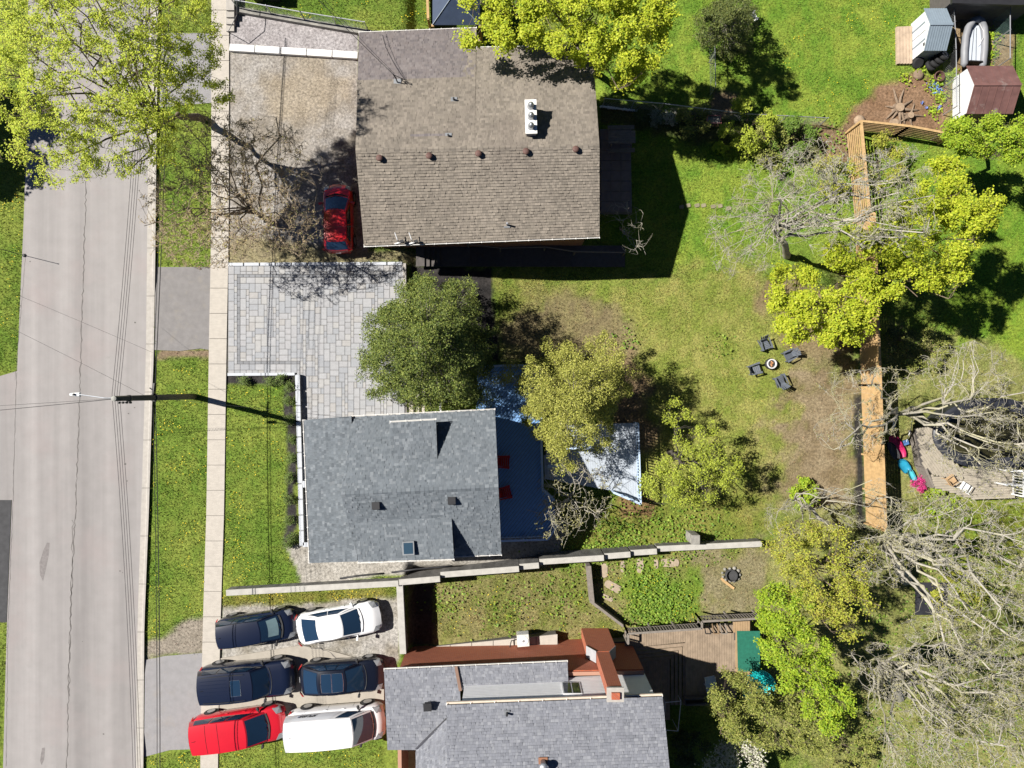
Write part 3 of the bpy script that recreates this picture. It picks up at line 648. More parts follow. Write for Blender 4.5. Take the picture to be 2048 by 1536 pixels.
# steps from the driveway down to the rear deck
ds = thing('stone_steps', 'pale stone steps going down from the paved driveway to the deck', 'steps', P(845, 812, 0))
m_stone = mat('cream_stone', (.44,.40,.34), rough=.85, isv=.06, noise=.1, nscale=6)
zz = .04
for i in range(6):
    a_, b_ = 815+i*11.5, 815+(i+1)*11.5; zz -= .16; q = PP([(a_,765),(b_,765),(b_,850),(a_,850)], zz); obj('step', MB().prism(q[::-1], zz-.5, zz), m_stone, ds)

# ================================================================ the brick house to the south
m_gr3 = mat('pewter_shingles', (.175,.182,.205), rough=.95, isl=[(.190,.197,.220),(.154,.161,.182),(.180,.187,.210),(.222,.229,.250),(.168,.175,.198),(.202,.209,.23),(.176,.183,.206)], isv=.05, noise=.05, nscale=1, bump=.3, bscale=120)
h3 = thing('red_brick_house', 'two-storey red brick house with pewter shingles, white upper siding and a tall brick chimney', 'house', P(1000, 1450, 0))
A = MB()
# upper roof, north slope (the ridge is out of the frame)
zU = 5.4; a3, b3 = P(893,1410,zU), P(1325,1393,zU); s3 = (b3-a3).normalized(); n3 = Vector((-s3.y, s3.x, 0)); dep = 5.5
c3, d3 = b3-n3*dep+U*dep*.34, a3-n3*dep+U*dep*.34
obj('roof', slab_from(a3, b3, c3, d3, .18), m_deckwood, h3); shingles(a3, b3, c3, d3, [A], seed=21)
c4, d4 = b3-n3*2*dep, a3-n3*2*dep
obj('roof', slab_from(d4, c4, c3, d3, .18), m_deckwood, h3); shingles(d4, c4, c3, d3, [A], seed=22)
# lower front roof over the garage and the eyebrow roof along the north wall
zL = 2.75; e1, e2 = P(768,1340,zL), P(912,1333,zL); e3, e4 = P(1135,1324,zL), P(1137,1371,3.2)
f1, f2 = P(776,1498,3.55), P(960,1490,4.6)
g2 = P(893,1440,4.15)
obj('garage_roof', slab_from(e1, P(918,1333,zL), P(925,1500,4.6), P(775,1500,4.55), .2), m_deckwood, h3); shingles(e1, P(918,1333,zL), P(925,1500,4.6), P(775,1500,4.55), [A], seed=23)
obj('eyebrow_roof', slab_from(P(914,1333,zL), e3, e4, P(922,1380,3.2), .16), m_deckwood, h3); shingles(P(914,1333,zL), e3, e4, P(922,1380,3.2), [A], seed=24)
obj('porch_roof', slab_from(P(832,1498,4.56), P(832,1560,4.56), P(900,1560,5.4), P(895,1436,5.4), .2), m_deckwood, h3); shingles(P(832,1500,4.57), P(832,1560,4.57), P(900,1560,5.42), P(895,1437,5.42), [A], seed=25)
stuff(obj('shingles', A, m_gr3, h3))
m_brn = mat('brown_flashing', (.16,.09,.06), rough=.6, noise=.1)
obj('valley_flashing', MB().beam(P(832,1498,4.66), P(893,1439,5.38), .09, .03), mat('dark_flashing', (.06,.06,.07), rough=.5), h3); obj('flashing', MB().beam(P(912,1333,zL+.06), P(921,1382,3.32), .16, .10), m_brn, h3)
gutter(h3, e1, e3, n3, m=m_gutter); gutter(h3, a3, b3, n3, w_=.2, m=m_fascia, ticks=1.2)
wy = lambda px_: P(px_, 1341, 2.6)
k0, k1 = Vector((e1.x+.7, e1.y-.25, 0)), Vector((P(1288,1365,2.7).x, e3.y-.45, 0))
obj('wall', MB().hexa([(k0.x,k0.y-.2,-2.2),(k1.x,k1.y-.2,-2.2),(k1.x,k1.y,-2.2),(k0.x,k0.y,-2.2),(k0.x,k0.y-.2,2.6),(k1.x,k1.y-.2,2.6),(k1.x,k1.y,2.6),(k0.x,k0.y,2.6)]), m_brick, h3)
# a shallow brick bay of the ground floor that steps forward west of the chimney
q0, q1 = Vector((e2.x-1.2, k0.y+.45, 0)), P(1122,1318,1.0)
# white upper wall in lap boards
u0, u1 = Vector((a3.x+.75, lerp(k0.y, k1.y, .35)-.55, 0)), Vector((b3.x-.35, k1.y-.28, 0))
uw = obj('upper_wall', MB().hexa([(u0.x,u0.y-.2,2.5),(u1.x,u1.y-.2,2.5),(u1.x,u1.y,2.5),(u0.x,u0.y,2.5),(u0.x,u0.y-.2,5.3),(u1.x,u1.y-.2,5.3),(u1.x,u1.y,5.3),(u0.x,u0.y,5.3)]), m_white, h3)
for i in range(14):
    z_ = 2.6+i*.185; obj('siding_board', MB().hexa([(u0.x,u0.y,z_),(u1.x,u1.y,z_),(u1.x,u1.y+.022,z_),(u0.x,u0.y+.022,z_),(u0.x,u0.y,z_+.18),(u1.x,u1.y,z_+.18),(u1.x,u1.y+.006,z_+.18),(u0.x,u0.y+.006,z_+.18)]), m_white, uw)
t_ = .58; wq = u0.lerp(u1, t_); wn = obj('window', MB().box(wq.x-.5, wq.x+.5, wq.y+.01, wq.y+.06, 3.3, 4.7), m_white, h3)
for s_ in (-.23, .23): obj('pane', MB().box(wq.x+s_-.2, wq.x+s_+.2, wq.y+.05, wq.y+.068, 3.38, 4.62), m_glass, wn)
walls(h3, [(k0.x, k0.y-.05), (k1.x, k1.y-.05), (k1.x+.1, -26), (k0.x+.1, -26)], -2.2, 2.7, m_brick, 'lower_wall')
walls(h3, [(u0.x, u0.y-.02), (u1.x, u1.y-.02), (u1.x+.3, -26), (u0.x+.3, -26)], 2.6, 5.35, m_white, 'upper_wall')
# chimney with shoulders
cx0 = P(1191, 1290, -1.6); cy_ = k1.y
cm = obj('chimney', MB().box(cx0.x-.82, cx0.x+.82, cy_+.01, cy_+.62, -2.2, .9), m_brick, h3)
obj('chimney_shoulder', MB().hexa([(cx0.x-.82,cy_+.01,.9),(cx0.x+.82,cy_+.01,.9),(cx0.x+.82,cy_+.62,.9),(cx0.x-.82,cy_+.62,.9),(cx0.x-.36,cy_+.01,1.7),(cx0.x+.36,cy_+.01,1.7),(cx0.x+.36,cy_+.62,1.7),(cx0.x-.36,cy_+.62,1.7)]), m_brick, cm)
for s_ in (-1, 1): obj('shoulder_cap', MB().hexa([(cx0.x+s_*.85,cy_+.0,.92),(cx0.x+s_*.38,cy_+.0,1.74),(cx0.x+s_*.38,cy_+.66,1.74),(cx0.x+s_*.85,cy_+.66,.92),(cx0.x+s_*.85,cy_+.0,.97),(cx0.x+s_*.38,cy_+.0,1.79),(cx0.x+s_*.38,cy_+.66,1.79),(cx0.x+s_*.85,cy_+.66,.97)]), mat('sloped_stone_cap', (.30,.30,.31), noise=.1), cm)
obj('chimney_stack', MB().box(cx0.x-.36, cx0.x+.36, cy_+.01, cy_+.60, 1.7, 6.3), m_brick, cm); obj('chimney_crown', MB().box(cx0.x-.42, cx0.x+.42, cy_-.05, cy_+.66, 6.3, 6.42), m_conc, cm); obj('flue', MB().box(cx0.x-.2, cx0.x+.2, cy_+.12, cy_+.45, 6.42, 6.55), m_brick, cm)
p = P(856, 1411, 3.75); v_ = obj('box_vent', MB().obox(p+U*.08, .36, .36, .26, R(2)), m_black, h3, bevel=.03); obj('vent_hood', MB().obox(p+U*.23, .42, .40, .05, R(2)), m_black, v_)
p = roof_z(1014, 1425, a3, b3, c3); pp_ = obj('vent_pipe', MB().lathe([(.055,-.1),(.055,.34),(.03,.34)], p, 10), m_black, h3); obj('flashing', MB().obox(p+U*.03, .28, .26, .03, R(2)), MATS['grey_flashing'], pp_)
p = roof_z(1086, 1522, a3, b3, c3); pp_ = obj('metal_flue', MB().lathe([(.13,-.1),(.13,.5),(.20,.52),(.20,.66),(.06,.72)], p, 14), m_steel, h3, smooth=True); obj('flashing', MB().obox(p+U*.04, .45, .40, .04, R(2)), mat('rust_flashing', (.25,.12,.07)), pp_)
# timber porch west of the house
pt = thing('timber_porch', 'small pale timber porch at the street corner of the brick house', 'porch', P(813, 1520, .3))
for i in range(16): obj('board', MB().prism(PP([(798,1499+i*3.6),(832,1497+i*3.6),(832,1500.2+i*3.6),(798,1502.2+i*3.6)], .3)[::-1], .24, .30), mat('fresh_cedar', (.42,.26,.13), rough=.8, isv=.08, noise=.1), pt)
# concrete path, air conditioner
spath = struct('side_path', MB().prism(PP([(812,1298),(1112,1268),(1118,1292),(1180,1287),(1290,1280),(1290,1300),(812,1320)], -1.25)[::-1], -1.9, -1.25), m_crack)
for i in range(7):
    x0_, x1_ = 815+i*43, 815+(i+1)*43-1.2; ya = lambda x_: 1299-(x_-812)*.1
    obj('slab', MB().prism(PP([(x0_,ya(x0_)),(x1_,ya(x1_)),(x1_,ya(x1_)+26),(x0_,ya(x0_)+28)], -1.2)[::-1], -1.25, -1.2), m_walk, spath)
acp = P(1046, 1273, -1.2); ac = thing('air_conditioner', 'white square air conditioner unit on the side path', 'air conditioner', acp)
obj('cabinet', MB().obox(acp+U*.36, .72, .72, .70, .08), mat('ac_cream', (.55,.54,.50), rough=.5), ac, bevel=.03); obj('fan_grille', MB().lathe([(.30,.70),(.30,.735),(.27,.74),(.08,.742)], acp, 20), mat('ac_grille', (.62,.62,.60), rough=.5), ac); obj('fan_hub', MB().lathe([(.08,.735),(.08,.76),(.02,.77)], acp, 12), m_steel, ac)
for i in range(4): obj('louvre', MB().obox(acp+Vector((0, .37, .18+i*.13)), .62, .02, .05, .08), m_steel, ac)
obj('pipe', MB().tube([acp+Vector((-.4,-.1,.2)), acp+Vector((-.7,-.2,.15)), acp+Vector((-.8,-.55,.3))], .03, 6), m_black, ac)
# ---------------------------------------------------------------- vehicles
m_tyre = mat('tyre_rubber', (.018,.018,.019), rough=.85, noise=0); m_rim = mat('alloy_rim', (.42,.43,.45), rough=.35, metal=.8, noise=0)
m_carglass = mat('car_glass', (.012,.030,.060), rough=.04, noise=0, spec=1.0); m_lamp = mat('headlamp_lens', (.24,.25,.26), rough=.15, noise=0, spec=.7); m_tail = mat('tail_lamp_red', (.30,.012,.012), rough=.2, noise=0)  # car glass colour is blued to imitate reflected sky
m_trim = mat('black_plastic_trim', (.02,.02,.021), rough=.6, noise=0); m_chrome = mat('bright_trim', (.55,.56,.58), rough=.2, metal=.9, noise=0); m_plate = mat('number_plate', (.6,.6,.62), rough=.5, noise=0); m_seat = mat('sunshade', (.16,.24,.26), rough=.5, noise=.1)
PROF = dict(
 sedan=dict(H=1.46, belt=.97, hood=[(0,.72),(.04,.94),(.16,1.00),(.22,.98),(.70,.96),(.78,.93),(.93,.80),(1,.60)], gb=(.07,.75), gr=(.30,.55), ends=.22),
 hatch=dict(H=1.50, belt=.98, hood=[(0,.70),(.03,.95),(.2,1.0),(.70,.98),(.78,.94),(.93,.80),(1,.58)], gb=(.035,.77), gr=(.15,.56), ends=.24),
 suv=dict(H=1.86, belt=1.16, hood=[(0,.75),(.015,1.12),(.2,1.18),(.68,1.16),(.73,1.14),(.94,1.02),(1,.70)], gb=(.015,.735), gr=(.06,.60), ends=.16),
 mpv=dict(H=1.66, belt=1.05, hood=[(0,.70),(.015,1.0),(.2,1.06),(.72,1.02),(.80,.98),(.94,.82),(1,.58)], gb=(.015,.80), gr=(.07,.585), ends=.20),
 minivan=dict(H=1.76, belt=1.08, hood=[(0,.70),(.012,1.02),(.2,1.10),(.72,1.06),(.80,1.02),(.94,.86),(1,.60)], gb=(.012,.80), gr=(.055,.62), ends=.18),
 van=dict(H=1.98, belt=1.16, hood=[(0,.70),(.006,1.12),(.2,1.2),(.76,1.16),(.84,1.10),(.95,.95),(1,.66)], gb=(.006,.865), gr=(.02,.69), ends=.15),
 cross=dict(H=1.56, belt=1.0, hood=[(0,.74),(.03,.98),(.16,1.05),(.7,1.0),(.78,.97),(.93,.84),(1,.62)], gb=(.05,.75), gr=(.27,.56), ends=.22))
def paint(name, c): return mat(name, c, rough=.32, noise=.04, nscale=1.5, coat=.9, spec=.5)
def vehicle(name, label, cat, kind, body, rear, front, W, zmid=.85, wins=3, opts=()):
    pr = PROF[kind]; a, b = P(*rear, zmid), P(*front, zmid); Lc = (b-a).length; ang = math.atan2(b.y-a.y, b.x-a.x); c = (a+b)/2; c.z = 0
    t = thing(name, label, cat, c, ang, 'parked vehicles'); H_, bl, hw = pr['H'], pr['belt'], W/2; X = lambda s: (s-.5)*Lc
    K = dict(parent=t, local=True)
    hz = lambda s: float(np.interp(s, [p[0] for p in pr['hood']], [p[1] for p in pr['hood']]))
    def half(s):
        d = min(s, 1-s)*Lc; k = .62; q = max(0, 1-d/k); return hw*(1-pr['ends']*q**2.2)
    def section(s):
        x = X(s); w_ = half(s); z = hz(s); lo = .22+.10*max(0, 1-min(s, 1-s)*Lc/.35); m = min(.55, z*.75)
        pts = [(0,lo),(w_*.80,lo),(w_*.96,lo+.06),(w_,m),(w_*.985,lerp(m, z, .6)),(w_*.93,lerp(m, z, .9)),(w_*.80,z-.005),(w_*.45,z+.028),(0,z+.04)]
        # round the nose and tail in plan
        bow = lambda y_: (.16 if s > .5 else .07)*(y_/hw)**2*max(0, 1-min(s, 1-s)*Lc/.8)*(1 if s > .5 else -1)
        return [(x-bow(y_), y_, z_) for y_, z_ in pts]+[(x-bow(y_), -y_, z_) for y_, z_ in pts[-2:0:-1]]
    ss = [0,.006,.02,.04,.07,.11,.16,.22,.3,.4,.5,.6,.68,.73,.78,.83,.88,.92,.95,.975,.99,1]
    mb = MB(); n0 = 0; rows = [section(s) for s in ss]; rows = [r_+[r_[0]] for r_ in rows]; mb.grid(rows); mb.face(rows[0][:-1]); mb.face(rows[-1][:-1])
    # wheel arches are dark openings, set just outside the body
    bd = obj('body', mb, body, smooth=True, **K)
    # cabin
    xb0, xb1, xr0, xr1 = X(pr['gb'][0]), X(pr['gb'][1]), X(pr['gr'][0]), X(pr['gr'][1]); wb, wr_ = hw*.925, hw*(.86 if kind in ('van','minivan','suv') else .74); bz = bl-.02
    bowf, bowr = .16, .07
    def roofp(u_, v):
        x = lerp(xr0-bowr*(1-v*v), xr1+bowf*(1-v*v)*.6, u_); z = H_-.045*abs(v)**2.2-.05*(2*u_-1)**2-.03*max(0, u_-.6); return (x, v*wr_*(1-.05*(2*u_-1)**2), z)
    def basep(u_, v):
        x = lerp(xb0-bowr*(1-v*v), xb1+bowf*(1-v*v), u_); return (x, v*wb*(1-.10*max(0, 2*u_-1)**2-.06*max(0, 1-2*u_)**2), bz+(-.03 if u_ > .9 else 0))
    us = [0,.08,.2,.35,.5,.65,.8,.92,1]; vs_ = [-1,-.92,-.75,-.4,0,.4,.75,.92,1]
    mb = MB().grid([[roofp(u_, v) for v in vs_] for u_ in us])
    def wallp(p0, p1, k, bulge=.03):
        q = Vector(p0).lerp(Vector(p1), k); return q
    for v in (-1, 1): mb.grid([[wallp(basep(u_, v), roofp(u_, v), k)+Vector((0, v*.035*math.sin(k*math.pi), 0)) for u_ in us] for k in (0,.33,.66,1)])
    for u_ in (0, 1): mb.grid([[wallp(basep(u_, v), roofp(u_, v), k) for v in vs_] for k in (0,.33,.66,1)])
    obj('cabin', mb, body, smooth=True, **K)
    def patch(u_, va, vb, ka, kb, off, n=7):
        rows = []
        for k in np.linspace(ka, kb, 4):
            rows.append([wallp(basep(u_, v), roofp(u_, v), k)+off for v in np.linspace(va, vb, n)])
        return MB().grid(rows)
    fo = Vector((.012, 0, .014)); ro = Vector((-.014, 0, .010))
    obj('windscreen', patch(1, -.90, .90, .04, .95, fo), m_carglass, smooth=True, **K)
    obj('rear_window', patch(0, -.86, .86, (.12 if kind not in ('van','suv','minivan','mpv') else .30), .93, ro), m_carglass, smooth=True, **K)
    for sgn in (-1, 1):
        edges = {2: [.10,.50,.90], 3: [.07,.36,.64,.92]}[wins] if kind != 'van' else [.74,.955]
        for i in range(len(edges)-1):
            ua, ub = edges[i]+.012, edges[i+1]-.012; rows = []
            for k in np.linspace(.12, .90, 4):
                rows.append([wallp(basep(u_, sgn), roofp(u_, sgn), k)+Vector((0, sgn*(.035*math.sin(k*math.pi)+.012), .006)) for u_ in np.linspace(ua, ub, 4)])
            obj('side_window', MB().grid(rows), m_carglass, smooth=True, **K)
        s_ = X(.70 if kind not in ('van','minivan','mpv') else .75); y_ = sgn*(hw+.02)
        mr = MB().obox((s_, y_+sgn*.06, bl+.03), .13, .20, .15, sgn*.25).beam((s_+.03, sgn*hw*.86, bl-.02), (s_+.02, y_+sgn*.02, bl+.02), .07, .05); obj('mirror', mr, body if 'dark' not in opts else m_trim, bevel=.03, **K)
        zl = hz(.955); obj('headlight', MB().hexa([(X(.925),sgn*hw*.58,zl-.10),(X(.975),sgn*hw*.58,zl-.16),(X(.955),sgn*hw*.93,zl-.20),(X(.885),sgn*hw*.965,zl-.12),(X(.925),sgn*hw*.58,hz(.925)+.045),(X(.978),sgn*hw*.58,hz(.978)+.03),(X(.957),sgn*hw*.88,hz(.957)-.01),(X(.885),sgn*hw*.93,hz(.885)-.015)]), m_lamp, bevel=.015, **K)
        obj('tail_light', MB().hexa([(X(.0)-.005,sgn*hw*.70,.78),(X(.03),sgn*hw*.99,.78),(X(.05),sgn*hw*1.0,.92),(X(.005)-.01,sgn*hw*.72,.92),(X(.002)-.005,sgn*hw*.70,.98),(X(.03),sgn*hw*.96,.98),(X(.05),sgn*hw*.96,1.0),(X(.01),sgn*hw*.72,1.0)]), m_tail, **K)
        for wx in (X(.19), X(.815)):
            wc = (wx, sgn*(hw-.10), .33); rr_ = .34 if kind not in ('suv','van') else .37
            obj('wheel_arch', MB().lathe([(rr_+.07,-.02),(rr_+.07,.0)], (wx, sgn*(hw+.004)-(.0), rr_), 20, axis='y'), m_trim, **K)
            wl = obj('wheel', MB().lathe([(rr_*.7,-.10),(rr_*.94,-.10),(rr_,-.06),(rr_,.06),(rr_*.94,.11),(rr_*.70,.115)], (wx, sgn*(hw-.085), rr_), 22, axis='y'), m_tyre, smooth=True, **K)
            o_ = sgn*.12; rim = MB().lathe([(rr_*.66,0),(rr_*.66,.008)], (wx, sgn*(hw-.085)+o_, rr_), 20, axis='y')
            ro_ = obj('rim', rim, m_rim, parent=wl, local=True)
            for q in range(5):
                an = q*1.2566+.3
    # grille, plate, seams, wipers
    obj('grille', MB().hexa([(X(1)-.05,-hw*.5,.42),(X(1)-.05,hw*.5,.42),(X(1)+.012,hw*.45,.45),(X(1)+.012,-hw*.45,.45),(X(1)-.10,-hw*.5,hz(.985)-.03),(X(1)-.10,hw*.5,hz(.985)-.03),(X(.992),hw*.45,hz(.992)-.02),(X(.992),-hw*.45,hz(.992)-.02)]), m_trim, **K)
    cw = [(lerp(basep(1, v)[0], X(.8), 0)+.035, v*wb*.86, hz(.77)+.045) for v in np.linspace(-1, 1, 7)]
    obj('cowl', MB().grid([[basep(1, v) for v in np.linspace(-.9, .9, 7)], [(basep(1, v)[0]+.10, basep(1, v)[1], hz(pr['gb'][1]+.02)+.046-.02*abs(v)) for v in np.linspace(-.9, .9, 7)]]), m_trim, **K)
    for y_ in (-.38, .12):
        p0 = Vector(wallp(basep(1, y_*1.0), roofp(1, y_), .02))+fo*1.6; p1 = Vector(wallp(basep(1, y_+.42), roofp(1, y_+.42), .12))+fo*1.8; obj('wiper', MB().tube([p0, p1], .010, 4), m_trim, **K)
    obj('number_plate', MB().obox((X(0)-.012, 0, .72), .012, .32, .13), m_plate, **K)
    if 'rails' in opts:
        for sgn in (-1, 1): obj('roof_rail', MB().tube([Vector(roofp(u_, sgn*.86))+U*.05 for u_ in (.08,.3,.6,.88)], .018, 6), m_trim if 'dark' in opts else m_chrome, **K)
    def panel(u0, u1, v0, v1, nm, m, dz=.008): return obj(nm, MB().grid([[Vector(roofp(u_, v))+U*dz for v in np.linspace(v0, v1, 6)] for u_ in np.linspace(u0, u1, 5)]), m, smooth=True, **K)
    def frame(u0, u1, v0, v1, nm='sunroof_seal'):
        pts = [(u0,v0),(u0,0),(u0,v1),((u0+u1)/2,v1),(u1,v1),(u1,0),(u1,v0),((u0+u1)/2,v0),(u0,v0)]; obj(nm, MB().tube([Vector(roofp(*q))+U*.012 for q in pts], .012, 4), m_chrome, **K)
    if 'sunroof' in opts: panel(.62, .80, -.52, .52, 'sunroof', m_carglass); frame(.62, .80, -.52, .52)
    if 'panorama' in opts:
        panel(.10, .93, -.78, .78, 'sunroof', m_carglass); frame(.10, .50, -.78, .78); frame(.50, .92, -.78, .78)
    if 'ribs' in opts:
        for v in (-.6,-.36,-.12,.12,.36,.6): obj('roof_rib', MB().tube([Vector(roofp(u_, v))+U*.004 for u_ in (.06,.3,.55)], .012, 4), body, **K)
    if 'seam' in opts:
        for u_ in opts[opts.index('seam')+1]: obj('roof_seam', MB().tube([Vector(roofp(u_, v))+U*.003 for v in (-.95,-.5,0,.5,.95)], .012, 4), m_trim, **K)
    if 'shade' in opts: obj('sunshade', patch(1, -.62, .80, .14, .62, fo*1.5), m_seat, smooth=True, **K)
    obj('antenna', MB().tube([Vector(roofp(.12, .0))+U*.0, Vector(roofp(.06, 0))+U*.10], .012, 5), m_trim, **K)
    # door seams and handles along the flanks
    for sgn in (-1, 1):
        for s in ((.36,.60) if kind != 'van' else (.42,.68)): obj('door_seam', MB().tube([(X(s), sgn*(half(s)*1.003), .34), (X(s), sgn*half(s)*1.004, .55), (X(s), sgn*half(s)*.985, .86)], .006, 4), m_trim, **K)
        for s in (.40, .585): obj('door_handle', MB().obox((X(s), sgn*(half(s)*.985+.012), bl-.14), .17, .03, .03), body, **K)
    return t, dict(X=X, hw=hw, roofp=roofp, basep=basep, K=K, H=H_, wallp=wallp)
p_navy, p_blk = paint('navy_metallic_paint', (.005,.009,.026)), paint('blue_black_paint', (.004,.006,.014)); p_white = paint('white_paint', (.74,.74,.74)); p_red = paint('bright_red_paint', (.50,.010,.022)); p_red2 = paint('deep_red_paint', (.42,.006,.010))
vehicle('parked_car', 'navy blue compact people carrier on the gravel with a pale sunshade in its windscreen', 'car', 'mpv', p_navy, (434,1269), (590,1247), 1.74, opts=('dark','shade'))
vehicle('parked_car', 'white sedan parked on gravel below the stepped concrete wall', 'car', 'sedan', p_white, (593,1262), (760,1232), 1.84, wins=2)
vehicle('parked_car', 'large navy sport utility vehicle with roof ribs and a small sunroof', 'car', 'suv', p_navy, (400,1369), (588,1353), 2.0, opts=('dark','sunroof','ribs','rails'))
vehicle('parked_car', 'dark blue crossover with a full glass roof, nose under the brick house eave', 'car', 'cross', p_blk, (599,1361), (768,1350), 1.86, opts=('dark','panorama'))
vehicle('parked_car', 'bright red minivan beside the white work van', 'minivan', 'minivan', p_red, (384,1470), (570,1445), 1.98, opts=('dark','seam',(.30,.52)))
vt, vi = vehicle('parked_van', 'white work van with lettering on its side panel', 'van', 'van', p_white, (577,1458), (770,1443), 2.0, wins=2, opts=('dark',))
vehicle('parked_car', 'small red hatchback on the dirt driveway beside the brown house', 'car', 'hatch', p_red2, (676,505), (674,366), 1.70, wins=2, opts=('seam',(.02,)))
# lettering on the van's near side: the left flank (the side towards the wall)
def text_mesh(s, size, shear=0.0):
    cu = bpy.data.curves.new('lettering', 'FONT'); cu.body = s; cu.size = size; cu.shear = shear; cu.extrude = .002; cu.align_x = 'LEFT'; cu.offset = size*.02
    o = bpy.data.objects.new('lettering', cu); col.objects.link(o); dg = bpy.context.evaluated_depsgraph_get(); me = bpy.data.meshes.new_from_object(o.evaluated_get(dg)); bpy.data.objects.remove(o); return me
X, K = vi['X'], vi['K']
def on_side(u_, k): # point on the upper flank of the cargo side
    return Vector(vi['basep'](u_, 1)).lerp(Vector(vi['roofp'](u_, 1)), k)+Vector((0, .035*math.sin(k*math.pi)+.014, 0))
rows = [[on_side(u_, k) for u_ in (.12,.3,.5,.68)] for k in (.06,.35,.65,.92)]
obj('side_panel', MB().grid(rows), mat('van_panel', (.66,.67,.69), rough=.4, noise=.02, coat=.4), **K)
def side_text(s, size, u0, k0, shear, m):
    me = text_mesh(s, size, shear); o0 = on_side(u0, k0)+Vector((0, .01, 0)); up = (on_side(u0, k0+.1)-on_side(u0, k0)).normalized(); rt = Vector((-1, 0, 0)); nn = rt.cross(up)
    M_ = Matrix((( rt.x, up.x, nn.x, o0.x), (rt.y, up.y, nn.y, o0.y), (rt.z, up.z, nn.z, o0.z), (0,0,0,1))); me.transform(M_)
    o = obj('lettering', me, m, **K); return o
m_let = mat('dark_lettering', (.035,.037,.045), rough=.5, noise=0)
side_text('SPURR', .34, .425, .36, .25, m_let); side_text('HEATING & AIR CONDITIONING', .075, .44, .20, 0, mat('grey_lettering', (.28,.29,.32), noise=0)) if False else None
obj('small_print', MB().grid([[on_side(u_, k)+Vector((0,.008,0)) for u_ in (.19,.30,.43)] for k in (.20,.255)]), mat('grey_print', (.42,.43,.45), noise=.3, nscale=30), **K)
obj('logo', MB().grid([[on_side(u_, k)+Vector((0,.009,0)) for u_ in (.175,.215)] for k in (.36,.58)]), mat('blue_grey_logo', (.22,.28,.40), noise=.35, nscale=25), **K)
# ---------------------------------------------------------------- trees: limbs grown towards points spread through the crown's volume
def tubes_np(Pts, Rad, S):
    """Pts (N,K,3), Rad (N,K) -> verts, quad faces"""
    N, K, _ = Pts.shape; d = np.gradient(Pts, axis=1); d /= np.linalg.norm(d, axis=2, keepdims=True)+1e-9
    ref = np.where(np.abs(d[..., 2:3]) < .9, np.array([0., 0, 1]), np.array([1., 0, 0])); a = np.cross(d, ref); a /= np.linalg.norm(a, axis=2, keepdims=True)+1e-9; b = np.cross(a, d)
    t = np.arange(S)*2*math.pi/S
    V = Pts[:, :, None, :]+Rad[:, :, None, None]*(a[:, :, None, :]*np.cos(t)[None, None, :, None]+b[:, :, None, :]*np.sin(t)[None, None, :, None])
    n = np.arange(N)[:, None, None]*K*S; i = np.arange(K-1)[None, :, None]*S; j = np.arange(S)[None, None, :]; j2 = (j+1) % S
    F = np.stack([n+i+j, n+i+j2, n+i+S+j2, n+i+S+j], -1).reshape(-1, 4); return V.reshape(-1, 3), F
def blob_points(rs, blobs, n, shell=0.0):
    """random points in a union of ellipsoids (centre, radii); shell pushes them outward"""
    w_ = np.array([b[1][0]*b[1][1]*b[1][2] for b in blobs])**.8; idx = rs.choice(len(blobs), n, p=w_/w_.sum()); v = rs.normal(size=(n, 3)); v /= np.linalg.norm(v, axis=1, keepdims=True)
    r_ = rs.rand(n)**(1/3)*(1-shell)+shell*rs.uniform(.85, 1.05, n); c = np.array([tuple(b[0]) for b in blobs])[idx]; q = np.array([b[1] for b in blobs])[idx]; return c+v*q*r_[:, None]
def cen_of(bl, pts, rs):
    """push some clump centres out past the smooth outline so that the crown is uneven"""
    C = np.array([tuple(b[0]) for b in bl]); k = ((pts[:, None]-C[None])**2).sum(2).argmin(1); return C[k]+(pts-C[k])*rs.uniform(.75, 1.28, (len(pts), 1))
def leaf_mesh(rs, pos, size, up=.6, aspect=.7, fold=True):
    n = len(pos); nrm = rs.normal(size=(n, 3)); nrm /= np.linalg.norm(nrm, axis=1, keepdims=True); nrm[:, 2] = np.abs(nrm[:, 2]); nrm = nrm*(1-up)+np.array([-.15, .05, 1])*up; nrm /= np.linalg.norm(nrm, axis=1, keepdims=True)
    a = np.cross(nrm, rs.normal(size=(n, 3))); a /= np.linalg.norm(a, axis=1, keepdims=True); b = np.cross(nrm, a); s = size*rs.uniform(.45, 1.5, (n, 1))
    V = np.stack([pos-a*s*.5, pos-b*s*aspect*.5+nrm*s*.08, pos+a*s*.5, pos+b*s*aspect*.5+nrm*s*.08], 1).reshape(-1, 3); return mesh_np('leaves', V, np.arange(4*n).reshape(-1, 4))
def leafmat(name, cols, trans=.35): return mat(name, cols[0], rough=.6, isl=cols[1:], isv=.16, noise=0, spec=.25, trans=trans)
m_bark = mat('grey_bark', (.20,.18,.15), rough=.95, noise=.2, nscale=9, bump=.6, bscale=60); m_barkb = mat('brown_bark', (.15,.115,.08), rough=.95, noise=.25, nscale=9, bump=.6, bscale=60)
m_barkl = mat('pale_grey_bark', (.35,.325,.275), rough=.95, noise=.2, nscale=6, spots=[((.35,.33,.17), .7, .48, .62, .6)]); m_barkd = mat('dark_bark', (.07,.06,.05), rough=.95, noise=.2); m_barkt = mat('tan_twigs', (.34,.265,.18), rough=.95, noise=.2)
L_spring = leafmat('young_yellow_leaves', [(.47,.56,.05),(.54,.61,.06),(.39,.49,.045),(.60,.63,.08)], .45)
L_maple = leafmat('maple_lime_leaves', [(.42,.49,.032),(.48,.53,.038),(.33,.42,.027),(.53,.56,.05)], .4)
L_green = leafmat('fresh_green_leaves', [(.27,.39,.028),(.33,.44,.032),(.20,.32,.022),(.38,.46,.04)], .35)
